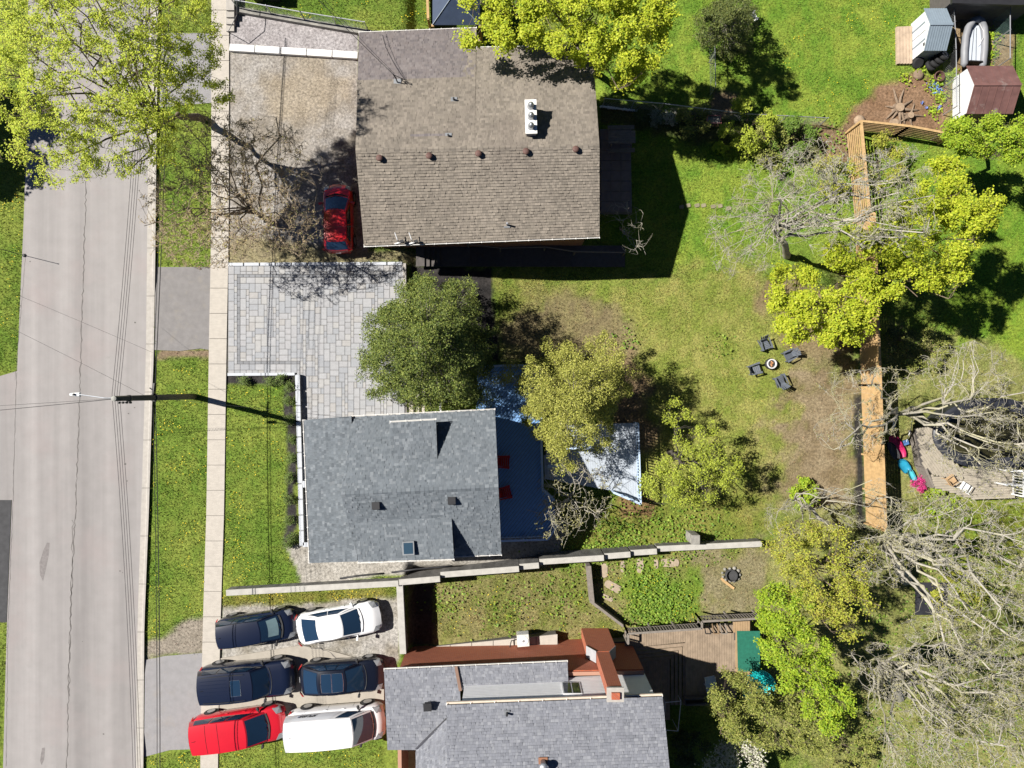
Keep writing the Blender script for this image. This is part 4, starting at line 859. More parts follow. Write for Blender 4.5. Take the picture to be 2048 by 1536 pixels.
L_cedar = leafmat('cedar_sprays', [(.105,.145,.028),(.150,.185,.036),(.072,.106,.022),(.205,.235,.05)], .08)
L_juni = leafmat('juniper_sprays', [(.31,.32,.062),(.37,.37,.075),(.24,.26,.05),(.42,.41,.10)], .2)
L_olive = leafmat('olive_buds', [(.38,.41,.052),(.45,.47,.06),(.30,.34,.045),(.41,.37,.07)], .35)
L_bush = leafmat('olive_green_leaves', [(.22,.25,.05),(.28,.30,.065),(.16,.195,.04),(.33,.33,.09)], .3)
L_dark = leafmat('dark_leaves', [(.055,.085,.020),(.080,.110,.028),(.040,.065,.016)], .2); L_white = leafmat('white_blossom', [(.60,.58,.48),(.66,.64,.54),(.20,.25,.08),(.52,.50,.40)], .3); L_tan = leafmat('tan_buds', [(.36,.28,.14),(.33,.32,.10),(.40,.31,.17)], .3); L_bud = leafmat('pale_buds', [(.30,.29,.10),(.25,.23,.13),(.35,.33,.13)], .3)
L_mag = leafmat('magenta_blossom', [(.55,.03,.18),(.62,.06,.25)], .3); L_ever = leafmat('boxwood', [(.07,.115,.025),(.10,.15,.03),(.14,.19,.04)], .2)
def tree(name, label, base, blobs, bark, leaf=None, seed=1, r0=.16, top=.55, limbs=7, mid=60, fine=500, twig=0, nleaf=9, lsize=.16, spread=.18, up=.62, group=None, cat='tree', bare=.0, tips=.35, tz=None, twr=.006, clump=3.2):
    """base: pixel of the foot; blobs: (px, py, height above street level, rx, ry, rz)"""
    rs = np.random.RandomState(seed); B = P(*base); bl = [(P(b[0], b[1], b[2]), (b[3], b[4], b[5])) for b in blobs]
    W = np.array([b[1][0]*b[1][1] for b in bl]); cen = sum((np.array(b[0])*w_ for b, w_ in zip(bl, W)))/W.sum(); ztop = max(b[0].z+b[1][2]*.6 for b in bl)
    K = 9; s = np.linspace(0, 1, K)[:, None]; tip = np.array([cen[0], cen[1], lerp(B.z, ztop, top)]); b0 = np.array(B)-np.array([0, 0, .15])
    mid_ = np.array([lerp(B.x, cen[0], .35), lerp(B.y, cen[1], .35), lerp(B.z, tip[2], .55)]); tr_ = (1-s)**2*b0+2*s*(1-s)*mid_+s*s*tip; tr_[1:-1] += rs.normal(size=(K-2, 3))*.06
    tr_r = np.linspace(r0*1.25, r0*.5, K); Vs, Fs, nv = [], [], 0
    def add(V, F):
        nonlocal nv
        Vs.append(V); Fs.append(F+nv); nv += len(V)
    add(*tubes_np(tr_[None], tr_r[None], 8))
    ncl = max(6, int(clump*sum(b[1][0]*b[1][1] for b in bl))); CL = blob_points(rs, bl, ncl, .7); CL = cen_of(bl, CL, rs)
    def clumped(T):
        k = ((T[:, None]-CL[None])**2).sum(2).argmin(1); f = rs.uniform(.15, .85, (len(T), 1)); return T*(1-f)+(CL[k]+rs.normal(size=T.shape)*.16)*f
    nodes, ndir, nrad = tr_[2:], np.gradient(tr_, axis=0)[2:], tr_r[2:]; last = None
    for lev, (n, shell, S, Kp, rmul, rend, wob) in enumerate(((limbs, .75, 6, 8, .62, .35, .10), (mid, .55, 4, 6, .60, .35, .10), (fine, .35, 3, 5, .55, .4, .08), (twig, .25, 3, 4, .6, .5, .06))):
        if n <= 0: continue
        T = blob_points(rs, bl, n, shell)
        if lev: T = clumped(T)
        D2 = ((T[:, None, :]-nodes[None])**2).sum(2)
        pen = np.clip(nodes[None, :, 2]-T[:, None, 2]+.25*np.sqrt(D2), 0, None)*(1.2 if lev == 0 else .4)   # prefer rising branches
        k = (np.sqrt(D2)+pen+rs.rand(*D2.shape)*(.25 if lev else 1.2)).argmin(1); p0 = nodes[k]; dv = T-p0; ln = np.linalg.norm(dv, axis=1, keepdims=True)
        pd = ndir[k]/(np.linalg.norm(ndir[k], axis=1, keepdims=True)+1e-9); c1 = p0+(pd*.32+dv/(ln+1e-9)*.68+np.array([0, 0, .14]))*ln*.5; t = np.linspace(0, 1, Kp)[None, :, None]
        C = (1-t)**2*p0[:, None]+2*t*(1-t)*c1[:, None]+t*t*T[:, None]; C[:, 1:] += rs.normal(size=(n, Kp-1, 3))*(ln*wob*.5)[:, None]*np.linspace(.4, 1, Kp-1)[None, :, None]
        ra = np.maximum(np.minimum(nrad[k]*rmul, (.011 if lev else .017)*ln[:, 0]+.003), twr); rr_ = ra[:, None]*np.linspace(1, rend, Kp)[None]
        add(*tubes_np(C, rr_, S)); nodes = np.concatenate([nodes, C[:, 1:].reshape(-1, 3)]); ndir = np.concatenate([ndir, np.gradient(C, axis=1)[:, 1:].reshape(-1, 3)]); nrad = np.concatenate([nrad, rr_[:, 1:].ravel()]); last = C
    t_ = thing(name, label, cat, B, 0, group)
    obj('trunk', mesh_np('trunk', np.concatenate(Vs), np.concatenate(Fs)), bark, t_, smooth=True)
    if leaf is not None and nleaf:
        C = last[rs.rand(len(last)) >= bare]; n, Kp, _ = C.shape; q = rs.uniform(tips, 1, (n, nleaf)); i = np.clip((q*(Kp-1)).astype(int), 0, Kp-2); f = (q*(Kp-1)-i)[..., None]
        pos = np.take_along_axis(C, i[..., None], 1)*(1-f)+np.take_along_axis(C, (i+1)[..., None], 1)*f+rs.normal(size=(n, nleaf, 3))*spread*np.array([1, 1, .7]); obj('crown', leaf_mesh(rs, pos.reshape(-1, 3), lsize, up), leaf, t_)
    return t_
def conifer(name, label, base, px_top, height, rad, leaf, seed, n=300, per=120, lsize=.10, ragged=.22, group=None, z_low=.5, tuft=.34, stretch=1.0, flat=.55):
    """cone of bushy tufts carried on rising limbs round a straight stem"""
    rs = np.random.RandomState(seed); B = P(*base); zt_ = B.z+height; T = P(*px_top, zt_); t_ = thing(name, label, 'tree', B, 0, group); b, tp = np.array(B), np.array(T)
    h = 1-np.sqrt(1-rs.rand(n)*.985); h[:n//7] = rs.uniform(.72, 1.0, n//7); ang = rs.uniform(0, 2*math.pi, n)
    lob = 1+ragged*(np.sin(ang*3+seed)*.35+np.sin(ang*7+h*5)*.25+rs.uniform(-1, .5, n)*.6); inner = np.where(rs.rand(n) < .22, rs.uniform(.35, .85, n), 1)
    rr_ = rad*(1-h)**flat*lob*inner; ax = b+(tp-b)*(z_low/height+h*(1-z_low/height))[:, None]; d = np.stack([np.cos(ang)*stretch, np.sin(ang), np.zeros(n)], 1); tip = ax+d*rr_[:, None]; tip[:, 2] += .10*rr_+.12*rs.normal(size=n); st_ = ax.copy(); st_[:, 2] -= .25*rr_
    q = np.linspace(0, 1, 5)[None, :, None]; C = st_[:, None]*(1-q)+tip[:, None]*q; C[:, :, 2] -= .12*np.sin(np.linspace(0, math.pi, 5))[None]*rr_[:, None]; V1, F1 = tubes_np(C, np.linspace(.022, .008, 5)[None].repeat(n, 0), 4); V0, F0 = tubes_np((b+(tp-b)*np.linspace(0, .95, 8)[:, None])[None], np.linspace(.17, .02, 8)[None], 8)
    obj('trunk', mesh_np('trunk', np.concatenate([V0, V1]), np.concatenate([F0, F1+len(V0)])), m_bark, t_)
    v = rs.normal(size=(n, per, 3)); v /= np.linalg.norm(v, axis=2, keepdims=True)+1e-9; r_ = rs.rand(n, per, 1)**.42*tuft*rs.uniform(.6, 1.35, (n, 1, 1)); pos = tip[:, None]+v*r_*np.array([1, 1, .62])
    al = rs.rand(n, per//3, 1); pos2 = st_[:, None]+(tip-st_)[:, None]*(.35+.6*al)+rs.normal(size=(n, per//3, 3))*.13
    obj('crown', leaf_mesh(rs, np.concatenate([pos.reshape(-1, 3), pos2.reshape(-1, 3)]), lsize, .30, .5), leaf, t_); return t_
# --- street side
tree('street_tree', 'tall street tree bursting into yellow-green leaf over the road', (402,236), [(180,130,10.5,4.0,3.2,2.4),(310,170,8.5,2.0,2.2,1.8),(240,280,8,2.8,1.8,1.6),(110,300,9,2.1,1.6,1.5),(40,170,10.5,1.5,2.4,1.5),(385,70,9,1.4,2.0,1.6),(170,10,11.5,3.8,2.0,2.0),(430,190,6,1.0,1.0,.9)], m_barkb, L_spring, 3, r0=.19, top=.36, limbs=24, mid=190, fine=1700, twig=5200, nleaf=12, lsize=.072, spread=.085, tips=.1, twr=.0095, up=.72, clump=12)
tree('bare_tree', 'leafless brown-twigged tree between the dirt driveway and the sidewalk', (552,450), [(460,400,5.5,3.0,2.6,1.4),(520,320,5.2,2.8,2.2,1.4),(570,450,4.2,2.0,1.7,1.3),(410,480,4.8,2.8,1.6,1.2),(365,410,5.5,2.2,2.4,1.2),(430,290,5.5,2.2,1.8,1.2)], m_barkt, L_tan, 8, r0=.15, top=.34, limbs=20, mid=170, fine=2000, twig=5200, nleaf=2, lsize=.06, spread=.04, bare=.2, twr=.0135, clump=16)
tree('overhanging_tree', 'leafy tree at the far edge of the road casting shade on the left lawn', (-270,215), [(-330,200,5,2.2,2.8,2.0),(-290,130,5,2.0,2.2,1.8)], m_barkb, L_dark, 9, limbs=9, mid=80, fine=700, nleaf=22, lsize=.2)
# --- middle house
conifer('cedar_tree', 'large dense dark green cedar beside the paved driveway', (866,697), (846,680), 8.4, 3.75, L_cedar, 4, n=540, per=140, lsize=.088, tuft=.40, ragged=.30, z_low=1.3, flat=.46)
conifer('juniper_tree', 'loose yellow-green juniper rising between the two decks', (1140,792), (1150,790), 8.0, 3.15, L_juni, 6, n=270, per=190, lsize=.085, ragged=.5, tuft=.40, z_low=2.6, flat=.42)
tree('small_bare_tree', 'leafless pale-twigged small tree beside the lower deck', (1140,990), [(1155,990,1.6,2.3,2.2,1.2),(1110,1040,1.4,1.4,1.3,1.0)], m_barkl, L_bud, 15, r0=.10, top=.45, limbs=16, mid=110, fine=520, twig=0, nleaf=2, lsize=.07, spread=.04, tips=.7, twr=.013, clump=20)
tree('budding_tree', 'sparse lime-budded tree on the lawn past the lower deck', (1335,900), [(1385,955,1.8,2.6,1.5,1.2),(1325,970,1.5,1.5,1.2,1.0),(1400,880,1.6,1.3,1.1,.9),(1350,825,1.3,.8,.8,.6),(1450,935,1.5,1.1,1.1,.8)], m_barkd, leafmat('lime_buds', [(.34,.40,.045),(.41,.46,.055),(.26,.32,.04)], .3), 17, r0=.12, top=.45, limbs=12, mid=110, fine=800, twig=1600, nleaf=8, lsize=.08, spread=.10, tips=.25, bare=.2, clump=6)
# --- north side
tree('maple_tree', 'broad lime-leaved maple overhanging the brown roof', (1112,92), [(985,50,5.8,2.3,1.5,1.4),(1060,-10,6.4,2.7,2.5,1.8),(1160,20,6.6,2.9,2.7,1.8),(1250,60,5.8,2.5,2.7,1.6),(1300,0,5.8,1.6,2.1,1.4),(1240,135,5.0,2.0,1.1,1.1)], m_barkb, L_maple, 21, r0=.24, top=.45, limbs=12, mid=120, fine=1100, twig=2600, nleaf=20, lsize=.11, spread=.12, tips=.5, bare=.12)
conifer('spruce_tree', 'small dark spruce on the bright north lawn by the wire fence', (1452,62), (1462,28), 6.5, 1.9, leafmat('spruce_sprays', [(.10,.125,.03),(.14,.155,.04),(.075,.10,.025)], .12), 23, n=170, per=90, lsize=.09, ragged=.35, tuft=.28)
tree('small_bare_tree', 'thin leafless sapling at the corner of the brown house', (1240,455), [(1250,430,1.5,1.3,.9,.9),(1270,480,1.6,1.0,1.0,.8)], m_barkl, None, 25, r0=.05, top=.4, limbs=9, mid=30, fine=60, twr=.012, clump=20)
# --- east side
tree('bare_tree', 'big leafless silver-grey tree spreading over the back lawn', (1575,512), [(1700,400,9,3.2,2.4,1.8),(1570,390,7.5,2.5,2.3,1.6),(1490,470,6.5,2.2,2.0,1.4),(1790,340,9.5,1.6,1.3,1.2),(1790,450,9,2.0,1.2,1.2),(1620,330,8,1.6,1.4,1.2)], m_barkl, L_bud, 31, r0=.2, top=.38, limbs=18, mid=170, fine=1600, twig=4200, nleaf=1, lsize=.05, spread=.03, bare=.5, twr=.0105, clump=12)
tree('maple_tree', 'rounded lime maple leaning over the middle of the timber fence', (1650,596), [(1640,625,5,2.5,1.6,1.4),(1585,575,4.5,1.3,1.5,1.2),(1690,665,5,1.5,.9,1.0),(1590,650,4.5,1.1,1.1,.9),(1720,590,5.5,1.5,1.2,1.2)], m_barkb, L_maple, 33, r0=.16, top=.45, limbs=10, mid=90, fine=700, twig=1500, nleaf=20, lsize=.105, spread=.115, tips=.5, bare=.12)
tree('maple_tree', 'wide lime maple beyond the timber fence over the sunny lawn', (1800,500), [(1850,470,6,2.6,2.2,1.7),(1935,420,6.5,1.8,1.4,1.2),(1760,550,5.5,1.7,1.4,1.3),(1880,560,5.5,1.5,1.0,1.1),(1900,350,6,1.3,1.0,1.0),(1700,500,5.5,1.4,1.2,1.1),(1960,440,6,1.1,.7,.8)], m_barkb, L_maple, 35, r0=.2, top=.42, limbs=12, mid=110, fine=900, twig=2000, nleaf=20, lsize=.105, spread=.115, tips=.5, bare=.12)
tree('bare_tree', 'leafless tree with thick pale limbs reaching over the dark pool', (1828,822), [(1965,890,6,3.0,1.9,1.3),(1930,740,6,2.2,1.5,1.2),(1740,770,5,2.6,1.1,1.0),(2010,800,7,2.0,1.5,1.2),(1710,860,4.5,2.3,1.2,1.0),(2040,930,6,1.6,1.4,1.0)], m_barkl, L_bud, 37, r0=.25, top=.32, limbs=14, mid=120, fine=1100, twig=2600, nleaf=2, lsize=.06, spread=.04, bare=.3, twr=.0105, clump=12)
tree('bare_tree', 'towering leafless tree behind the end of the timber fence', (1812,1160), [(1955,1070,10,3.0,2.2,1.8),(1985,1230,10,2.8,2.4,1.8),(1860,1050,8,2.2,1.8,1.5),(2030,1140,11,1.8,2.0,1.5),(1760,1120,6,1.8,1.5,1.2),(1880,1290,8,2.0,1.6,1.4)], m_barkl, L_bud, 39, r0=.32, top=.30, limbs=20, mid=190, fine=1700, twig=4200, nleaf=2, lsize=.06, spread=.05, bare=.4, twr=.0105, clump=12)
tree('bare_tree', 'leafless multi-limbed tree deep in the overgrown corner', (1800,1395), [(1950,1480,9,2.8,2.0,1.8),(1960,1370,9,2.6,2.0,1.6),(1830,1440,7,2.0,1.8,1.4),(2030,1430,10,1.8,2.2,1.4),(1850,1540,8,2.2,1.6,1.4),(1770,1340,6,1.8,1.4,1.2)], m_barkl, L_bud, 41, r0=.28, top=.30, limbs=20, mid=190, fine=1700, twig=4200, nleaf=2, lsize=.06, spread=.05, bare=.4, twr=.0105, clump=12)
tree('bare_tree', 'slender leafless tree by the fence end next to olive-budded tree', (1690,1075), [(1640,1020,5,2.6,1.2,1.1),(1740,1010,6,1.8,1.4,1.2),(1580,1040,4.5,1.6,1.2,1.0)], m_barkl, L_bud, 43, r0=.14, top=.35, limbs=9, mid=70, fine=520, twig=800, nleaf=1, lsize=.05, spread=.03, bare=.5)
tree('budding_tree', 'olive-yellow budding tree south of the timber fence end', (1632,1125), [(1650,1130,5,2.5,2.2,1.7),(1700,1215,5,1.7,1.5,1.2),(1595,1085,4.5,1.5,1.4,1.2),(1620,1200,4.5,1.5,1.3,1.1)], m_barkb, L_olive, 45, r0=.15, top=.42, limbs=12, mid=120, fine=1000, twig=1500, nleaf=9, lsize=.085, spread=.12, tips=.2, bare=.1)
tree('leafy_tree', 'vivid fresh-green tree hanging over the brick house deck', (1572,1275), [(1555,1215,4.5,1.5,1.4,1.2),(1590,1310,5,1.8,1.7,1.4),(1660,1420,5,1.3,1.5,1.1),(1635,1350,5,1.3,1.3,1.0),(1540,1260,4.5,1.0,1.2,.9)], m_barkb, L_green, 47, r0=.14, top=.45, limbs=10, mid=90, fine=700, twig=1300, nleaf=20, lsize=.10, spread=.115, tips=.45, bare=.12)
tree('bushy_tree', 'dense olive-green shrub tree shading the lounger on the deck', (1515,1420), [(1530,1435,2.6,2.9,2.0,1.5),(1470,1395,2,1.6,1.5,1.1),(1620,1450,2.6,1.6,2.0,1.2)], m_barkb, L_bush, 49, r0=.12, top=.45, limbs=12, mid=130, fine=1100, twig=1500, nleaf=14, lsize=.085, spread=.12, tips=.2)
tree('flowering_shrub', 'white-blossoming shrub at the corner of the deck garden', (1478,1522), [(1480,1520,1.2,1.5,1.1,.8),(1440,1535,1.0,1.0,.8,.7)], m_barkb, L_white, 51, r0=.05, limbs=8, mid=70, fine=500, nleaf=9, lsize=.10, cat='shrub')
tree('leafy_tree', 'bright lime tree leaning on the rust-red metal shed', (1975,290), [(1950,275,3.5,1.7,1.1,1.1),(2010,280,3.5,1.5,1.2,1.1),(1900,262,3,1.0,.6,.8),(2040,300,3.5,1.0,.9,.9)], m_barkb, L_green, 53, r0=.12, limbs=9, mid=80, fine=600, twig=1000, nleaf=18, lsize=.10, spread=.12, tips=.4, bare=.1)
# --- shrubs
def shrub(label, base, r_, h, leaf, seed, n=260, per=10, ls=.09, grp=None, name='leafy_shrub'):
    return tree(name, label, base, [(base[0], base[1], float(P(*base).z)+h*.55, r_, r_, h*.5)], m_barkb, leaf, seed, r0=.03, top=.4, limbs=6, mid=30, fine=n, nleaf=per, lsize=ls, spread=.07, cat='shrub', group=grp)
shrub('rounded lime shrub at the back corner of the north lawn', (1498,255), 1.7, 2.6, leafmat('lime_shrub', [(.36,.43,.045),(.42,.48,.055),(.29,.36,.035)], .35), 61, 520, 14)
shrub('reddish-green shrub next to the boulder bed', (1545,292), 1.4, 1.5, L_bush, 62, 420, 10)
shrub('leafy green shrub below the wire fence', (1588,268), 1.3, 1.6, leafmat('mid_green_leaves', [(.13,.22,.03),(.17,.26,.04),(.10,.17,.025)], .3), 63, 380, 12)
shrub('low tangled dark shrub under the wire fence', (1388,238), 1.2, 1.1, L_bush, 64, 300, 8)
for i, px_ in enumerate((1281, 1311, 1341)): shrub(['silvery round shrub nearest the brown house by the white edging', 'silvery round shrub in the middle of three by the wire fence', 'white-flowering round shrub, last of three by the wire fence'][i], (px_, 236), .42, .7, [L_dark, leafmat('silver_leaves', [(.20,.24,.17),(.28,.31,.24),(.14,.18,.12)], .2), L_white][i], 65+i, 130, 8, .07, 'round shrubs by the wire fence')
shrub('vivid green bush in front of the timber fence end', (1612,985), 1.0, 1.2, L_green, 70, 260, 12, .10)
shrub('yellow-green bush tangled under the bare tree at the lattice corner', (1760,320), 1.8, 1.8, L_olive, 71, 420, 8, .08)
shrub('yellow-flecked bush growing through the fence lattice', (1670,350), 1.6, 1.5, L_olive, 72, 380, 7, .08)
shrub('olive bush against the pool side of the timber fence', (1850,700), 1.6, 1.4, L_bush, 73, 420, 8, .08)
shrub('dark bare bush beside the timber fence near the sunny lawn', (1800,680), 1.1, 1.1, L_dark, 74, 260, 4, .07)
shrub('magenta-blossomed bush under the silver-grey tree', (1818,418), .32, .6, L_mag, 75, 60, 7, .07)
shrub('magenta-flowered bush at the corner of the pool deck', (1840,968), .42, .7, L_mag, 76, 80, 8, .07)
shrub('bright green bush below the pool deck', (1888,1000), 1.1, 1.0, L_green, 77, 220, 9, .1)
shrub('dark glossy shrub beside the brick house patio', (1375,1500), 1.3, 1.2, L_dark, 78, 300, 10, .1)
shrub('tangled olive undergrowth bush behind the vivid green tree', (1690,1490), 2.0, 1.8, L_bush, 79, 420, 8, .09)
shrub('sprawling olive bush under the corner tree', (1880,1420), 2.2, 1.4, L_bush, 80, 420, 6, .09)
shrub('spreading mossy bush below the towering bare tree', (1920,1190), 2.0, 1.2, L_olive, 81, 380, 6, .09)
mulch_spots = [(488,763),(540,764),(563,762),(585,775),(583,800),(583,835),(583,876),(583,918),(582,958),(583,998),(584,1036),(586,1070),(575,1085)]
proto = shrub('small clipped boxwood ball in the dark mulch beside the garden wall', mulch_spots[0], .25, .45, L_ever, 90, 60, 8, .06, 'boxwood balls along the garden wall', 'boxwood_ball')
for i, s_ in enumerate(mulch_spots[1:]): dup(proto, P(*s_), i*1.1)
for o_ in [proto]: pass
# ---------------------------------------------------------------- utility pole, street lamps, wires
m_pole = mat('tarred_pole', (.085,.080,.058), rough=.9, noise=.15, nscale=4, streak=((8,8,.5), .15)); m_wire = mat('black_cable', (.02,.02,.021), rough=.7, noise=0)
pb = P(388, 793, 0); POLE_Z = 8.05; ptp = Vector((pb.x, pb.y+.01, POLE_Z))
up_ = thing('utility_pole', 'tall tarred timber utility pole on the verge with transformer fittings', 'pole', pb)
obj('shaft', MB().tube([pb-U*.2, pb+U*4, ptp], [.175,.15,.125], 14), m_pole, up_, smooth=True)
obj('pole_cap', MB().lathe([(.125,0),(.12,.02),(.05,.05)], ptp, 12), mat('grey_cap', (.30,.30,.27)), up_)
for z_, r_ in ((4.35,.19),(6.7,.15)): obj('band', MB().lathe([(r_,0),(r_+.02,.03),(r_+.02,.15),(r_,.18)], pb+U*z_, 14), m_black, up_)
obj('bracket', MB().beam(pb+Vector((.0,.14,4.6)), pb+Vector((.05,.75,4.55)), .07, .07).beam(pb+Vector((0,.4,4.6)), pb+Vector((-.25,.5,4.4)), .05, .05), m_black, up_)
for i in range(4): obj('insulator', MB().lathe([(.03,0),(.055,.04),(.04,.10),(.055,.12),(.03,.18)], ptp+Vector((.1+i*.12,-.20,-.35-i*.1)), 10), m_black, up_)
def wire(label, pts, r_=.011, sag=.0, cat='cable', grp=None):
    out_ = []
    for i in range(len(pts)-1):
        a, b = Vector(pts[i]), Vector(pts[i+1])
        for k in range(12): t = k/12; q = a.lerp(b, t); q.z -= sag*4*t*(1-t); out_.append(q)
    out_.append(Vector(pts[-1])); return single('overhead_cable', MB().tube(out_, r_, 5), m_wire, label, cat, grp)
for i in range(4):
    a = P(300-14+i*5, -60, 7.7-i*.15); b = P(224+i*5, 789, 7.95-i*.35); c = P(268+i*5, 1610, 7.7-i*.15); wire('thin overhead power line strung from pole top along the road', [a, b, c], .010, .25, grp='power lines along the road')
wire('thick twin communication cable hung midway up the pole', [P(340,-60,4.7), P(310,775,4.5), P(320,1610,4.7)], .022, .15, grp='communication cables'); wire('communication cable with junction sleeves hung midway up the pole', [P(332,-60,4.9), P(305,778,4.7), P(314,1610,4.9)], .016, .15, grp='communication cables')
wire('service wire from pole top crossing the road to far houses', [ptp-U*.5, P(-60,826,6.3)], .014, .2); wire('service wire from the pole slanting across the road', [ptp-U*.3, P(-60,815,6.6)], .008, .2)
wire('faint service wire slanting northwest from the pole', [pb+U*5, P(20,655,5.2)], .007, .1); wire('faint guy wire across the road from the verge', [P(305,705,2.2), P(40,592,5.0)], .006, .1)
ms = roof_z(795, 165, RL1, RR1, N4); mst = thing('service_mast', 'black cable mast on the brown roof where service wires land', 'mast', ms)
obj('conduit', MB().tube([ms-U*.1, ms+U*.5, ms+Vector((-.1,.1,.75))], .035, 8), m_black, mst); obj('cable_loop', MB().tube([ms+Vector((-.1,.1,.7)), ms+Vector((.3,-.05,.6)), ms+Vector((.5,.0,.3)), ms+Vector((.2,.1,.2)), ms+Vector((.6,-.2,.05))], .02, 5), m_black, mst); obj('flashing', MB().obox(ms+U*.03, .4, .35, .03), MATS['grey_flashing'], mst)
wire('braided service wire running to the mast on the brown roof', [P(600,-40,6.3), ms+Vector((-.1,.1,.75))], .016, .25); wire('second service wire beside the braided one over the brown roof', [P(612,-40,6.2), ms+Vector((-.05,.15,.7))], .010, .2)
wire('slim wire from the pole to the grey house eave', [pb+U*4.6, P(720,838,3.3)], .008, .12); wire('thin line from the bare tree to the brown house corner', [P(600,455,5), P(724,452,3.2)], .007, .05)
lampz = 7.3; lp = P(150, 789, lampz); sl_ = thing('street_lamp', 'white street lamp head on a thin arm over the road', 'street lamp', lp)
obj('arm', MB().tube([ptp-U*.6, ptp+Vector((-.8,.02,-.55)), lp+Vector((.25,0,.05))], .03, 8), m_steel, sl_); obj('lamp_head', MB().hexa([lp+Vector(q) for q in ((-.26,-.08,-.06),(.26,-.12,-.06),(.26,.12,-.06),(-.26,.08,-.06),(-.24,-.05,.05),(.24,-.08,.06),(.24,.08,.06),(-.24,.05,.05))]), mat('lamp_white', (.68,.68,.68), rough=.4), sl_, bevel=.02); obj('photocell', MB().lathe([(.05,0),(.05,.08),(.02,.1)], lp+U*.06, 8), m_black, sl_)
sp_ = P(49, 511, 0); s2 = thing('sign_post', 'thin dark post standing at the far edge of the road', 'post', sp_)
obj('shaft', MB().tube([sp_, sp_+U*2.1], .018, 8), m_black, s2); obj('base_collar', MB().lathe([(.10,0),(.10,.05),(.05,.08)], sp_, 10), m_black, s2); obj('cap', MB().lathe([(.03,2.1),(.035,2.13),(.01,2.16)], sp_, 8), m_steel, s2)

# ---------------------------------------------------------------- walls and fences
m_oldconc = mat('weathered_concrete', (.25,.24,.215), rough=.95, isv=.08, noise=.2, nscale=2.5, bump=.5, bscale=40, streak=((1.5,1.5,.6), .2), spots=[((.13,.125,.115), 1.6, .5, .7, .6)]); m_topconc = mat('pale_wall_top', (.40,.385,.35), rough=.95, isv=.06, noise=.12, nscale=3, bump=.4, bscale=40)
cwl = thing('stepped_concrete_wall', 'long weathered concrete wall stepping down towards the back yards', 'wall', P(800, 1165, 0))
STEPS = [((452,1186),(797,1167),.75),((798,1165),(880,1158),.72),((881,1150),(1038,1138),.42),((1039,1134),(1078,1131),.12),((1079,1124),(1208,1116),-.18),((1209,1113),(1261,1109),-.5),((1262,1106),(1314,1103),-.8),((1315,1098),(1524,1088),-1.1)]
for a_, b_, z_ in STEPS:
    a, b = P(*a_, z_), P(*b_, z_); obj('wall_section', MB().beam(Vector((a.x, a.y, z_-1.3)), Vector((b.x, b.y, z_-1.3)), .30, 2.4), mat('stained_concrete_face', (.15,.145,.135), rough=.95, noise=.25, nscale=2.5, bump=.5, bscale=40, streak=((2.5,2.5,.5), .35)), cwl); obj('wall_cap', MB().beam(Vector((a.x, a.y, z_-.05)), Vector((b.x, b.y, z_-.05)), .34, .10), m_topconc, cwl, bevel=.012)
p = P(1392, 1080, -.5); obj('pillar', MB().box(p.x-.24, p.x+.24, p.y-.28, p.y+.28, -2.2, -.5), m_oldconc, cwl, bevel=.02)
dw = thing('driveway_end_wall', 'short thick concrete wall closing the back of the gravel parking', 'wall', P(803, 1240, 0)); a, b = P(799,1166,.55), P(806,1308,.45)
obj('wall_section', MB().beam(a-U*1.1, b-U*1.1, .30, 2.1), m_oldconc, dw); obj('wall_cap', MB().beam(a-U*.04, b-U*.04, .38, .09), m_topconc, dw, bevel=.012)
lw = thing('low_garden_wall', 'low timber-topped wall dividing the weedy garden', 'wall', P(1182, 1170)); a, b, c = P(1177,1132,-1.2), P(1184,1205,-1.3), P(1247,1253,-1.3)
obj('wall_section', MB().beam(a-U*.4, b-U*.4, .24, .8), m_oldwood, lw); obj('wall_section', MB().beam(b-U*.35, c-U*.35, .16, .7), m_oldwood, lw); obj('cap_board', MB().beam(a+U*.02, b+U*.02, .3, .04), m_oldwood, lw)
wk = thing('white_kerb', 'long white-painted concrete edging between two gravel drives', 'edging', P(585, 100, 0)); a, b = P(458,94,.22), P(716,110,.22)
for i in range(5): obj('edging_length', MB().beam(a.lerp(b, i/5+.003)-U*.11, a.lerp(b, (i+1)/5-.003)-U*.11, .40, .22), mat('white_painted_concrete', (.66,.65,.63), rough=.7, noise=.08), wk, bevel=.02)
def chainlink(label, pts, h, base_z=None, spacing=2.2, dens=.11, m_net=m_steel):
    q = [Vector((*P(*p_).xy, float(P(*p_).z))) for p_ in pts]; t = thing('chain_link_fence', label, 'fence', q[0]); net = MB()
    for i in range(len(q)-1):
        a, b = q[i], q[i+1]; L_ = (b-a).length; n = max(1, round(L_/spacing)); obj('top_rail', MB().tube([a+U*h, b+U*h], .028, 6), m_steel, t)
        for k in range(n+1):
            p_ = a.lerp(b, k/n); obj('post', MB().tube([p_-U*.1, p_+U*(h+.05)], .032, 6), m_steel, t)
        m = int(L_/dens)
        for k in range(m):
            for sg in (-1, 1):
                x0, x1 = k/m, (k+sg*h/dens)/m; z0, z1 = 0, h
                if x1 > 1: z1 = h*(1-x0)/(x1-x0); x1 = 1
                if x1 < 0: z1 = h*(x0)/(x0-x1); x1 = 0
                net.tube([a.lerp(b, x0)+U*(z0+.03), a.lerp(b, x1)+U*z1], .004, 3, False)
    stuff(obj('wire_net', net, m_net, t)); return t
chainlink('chain-link fence along the gravel drive beyond the white edging', [(478,20),(612,44),(737,64)], 1.1); ce = struct('concrete_edge', MB().beam(P(470,20,.1), P(800,78,.1), .28, .3), m_oldconc)
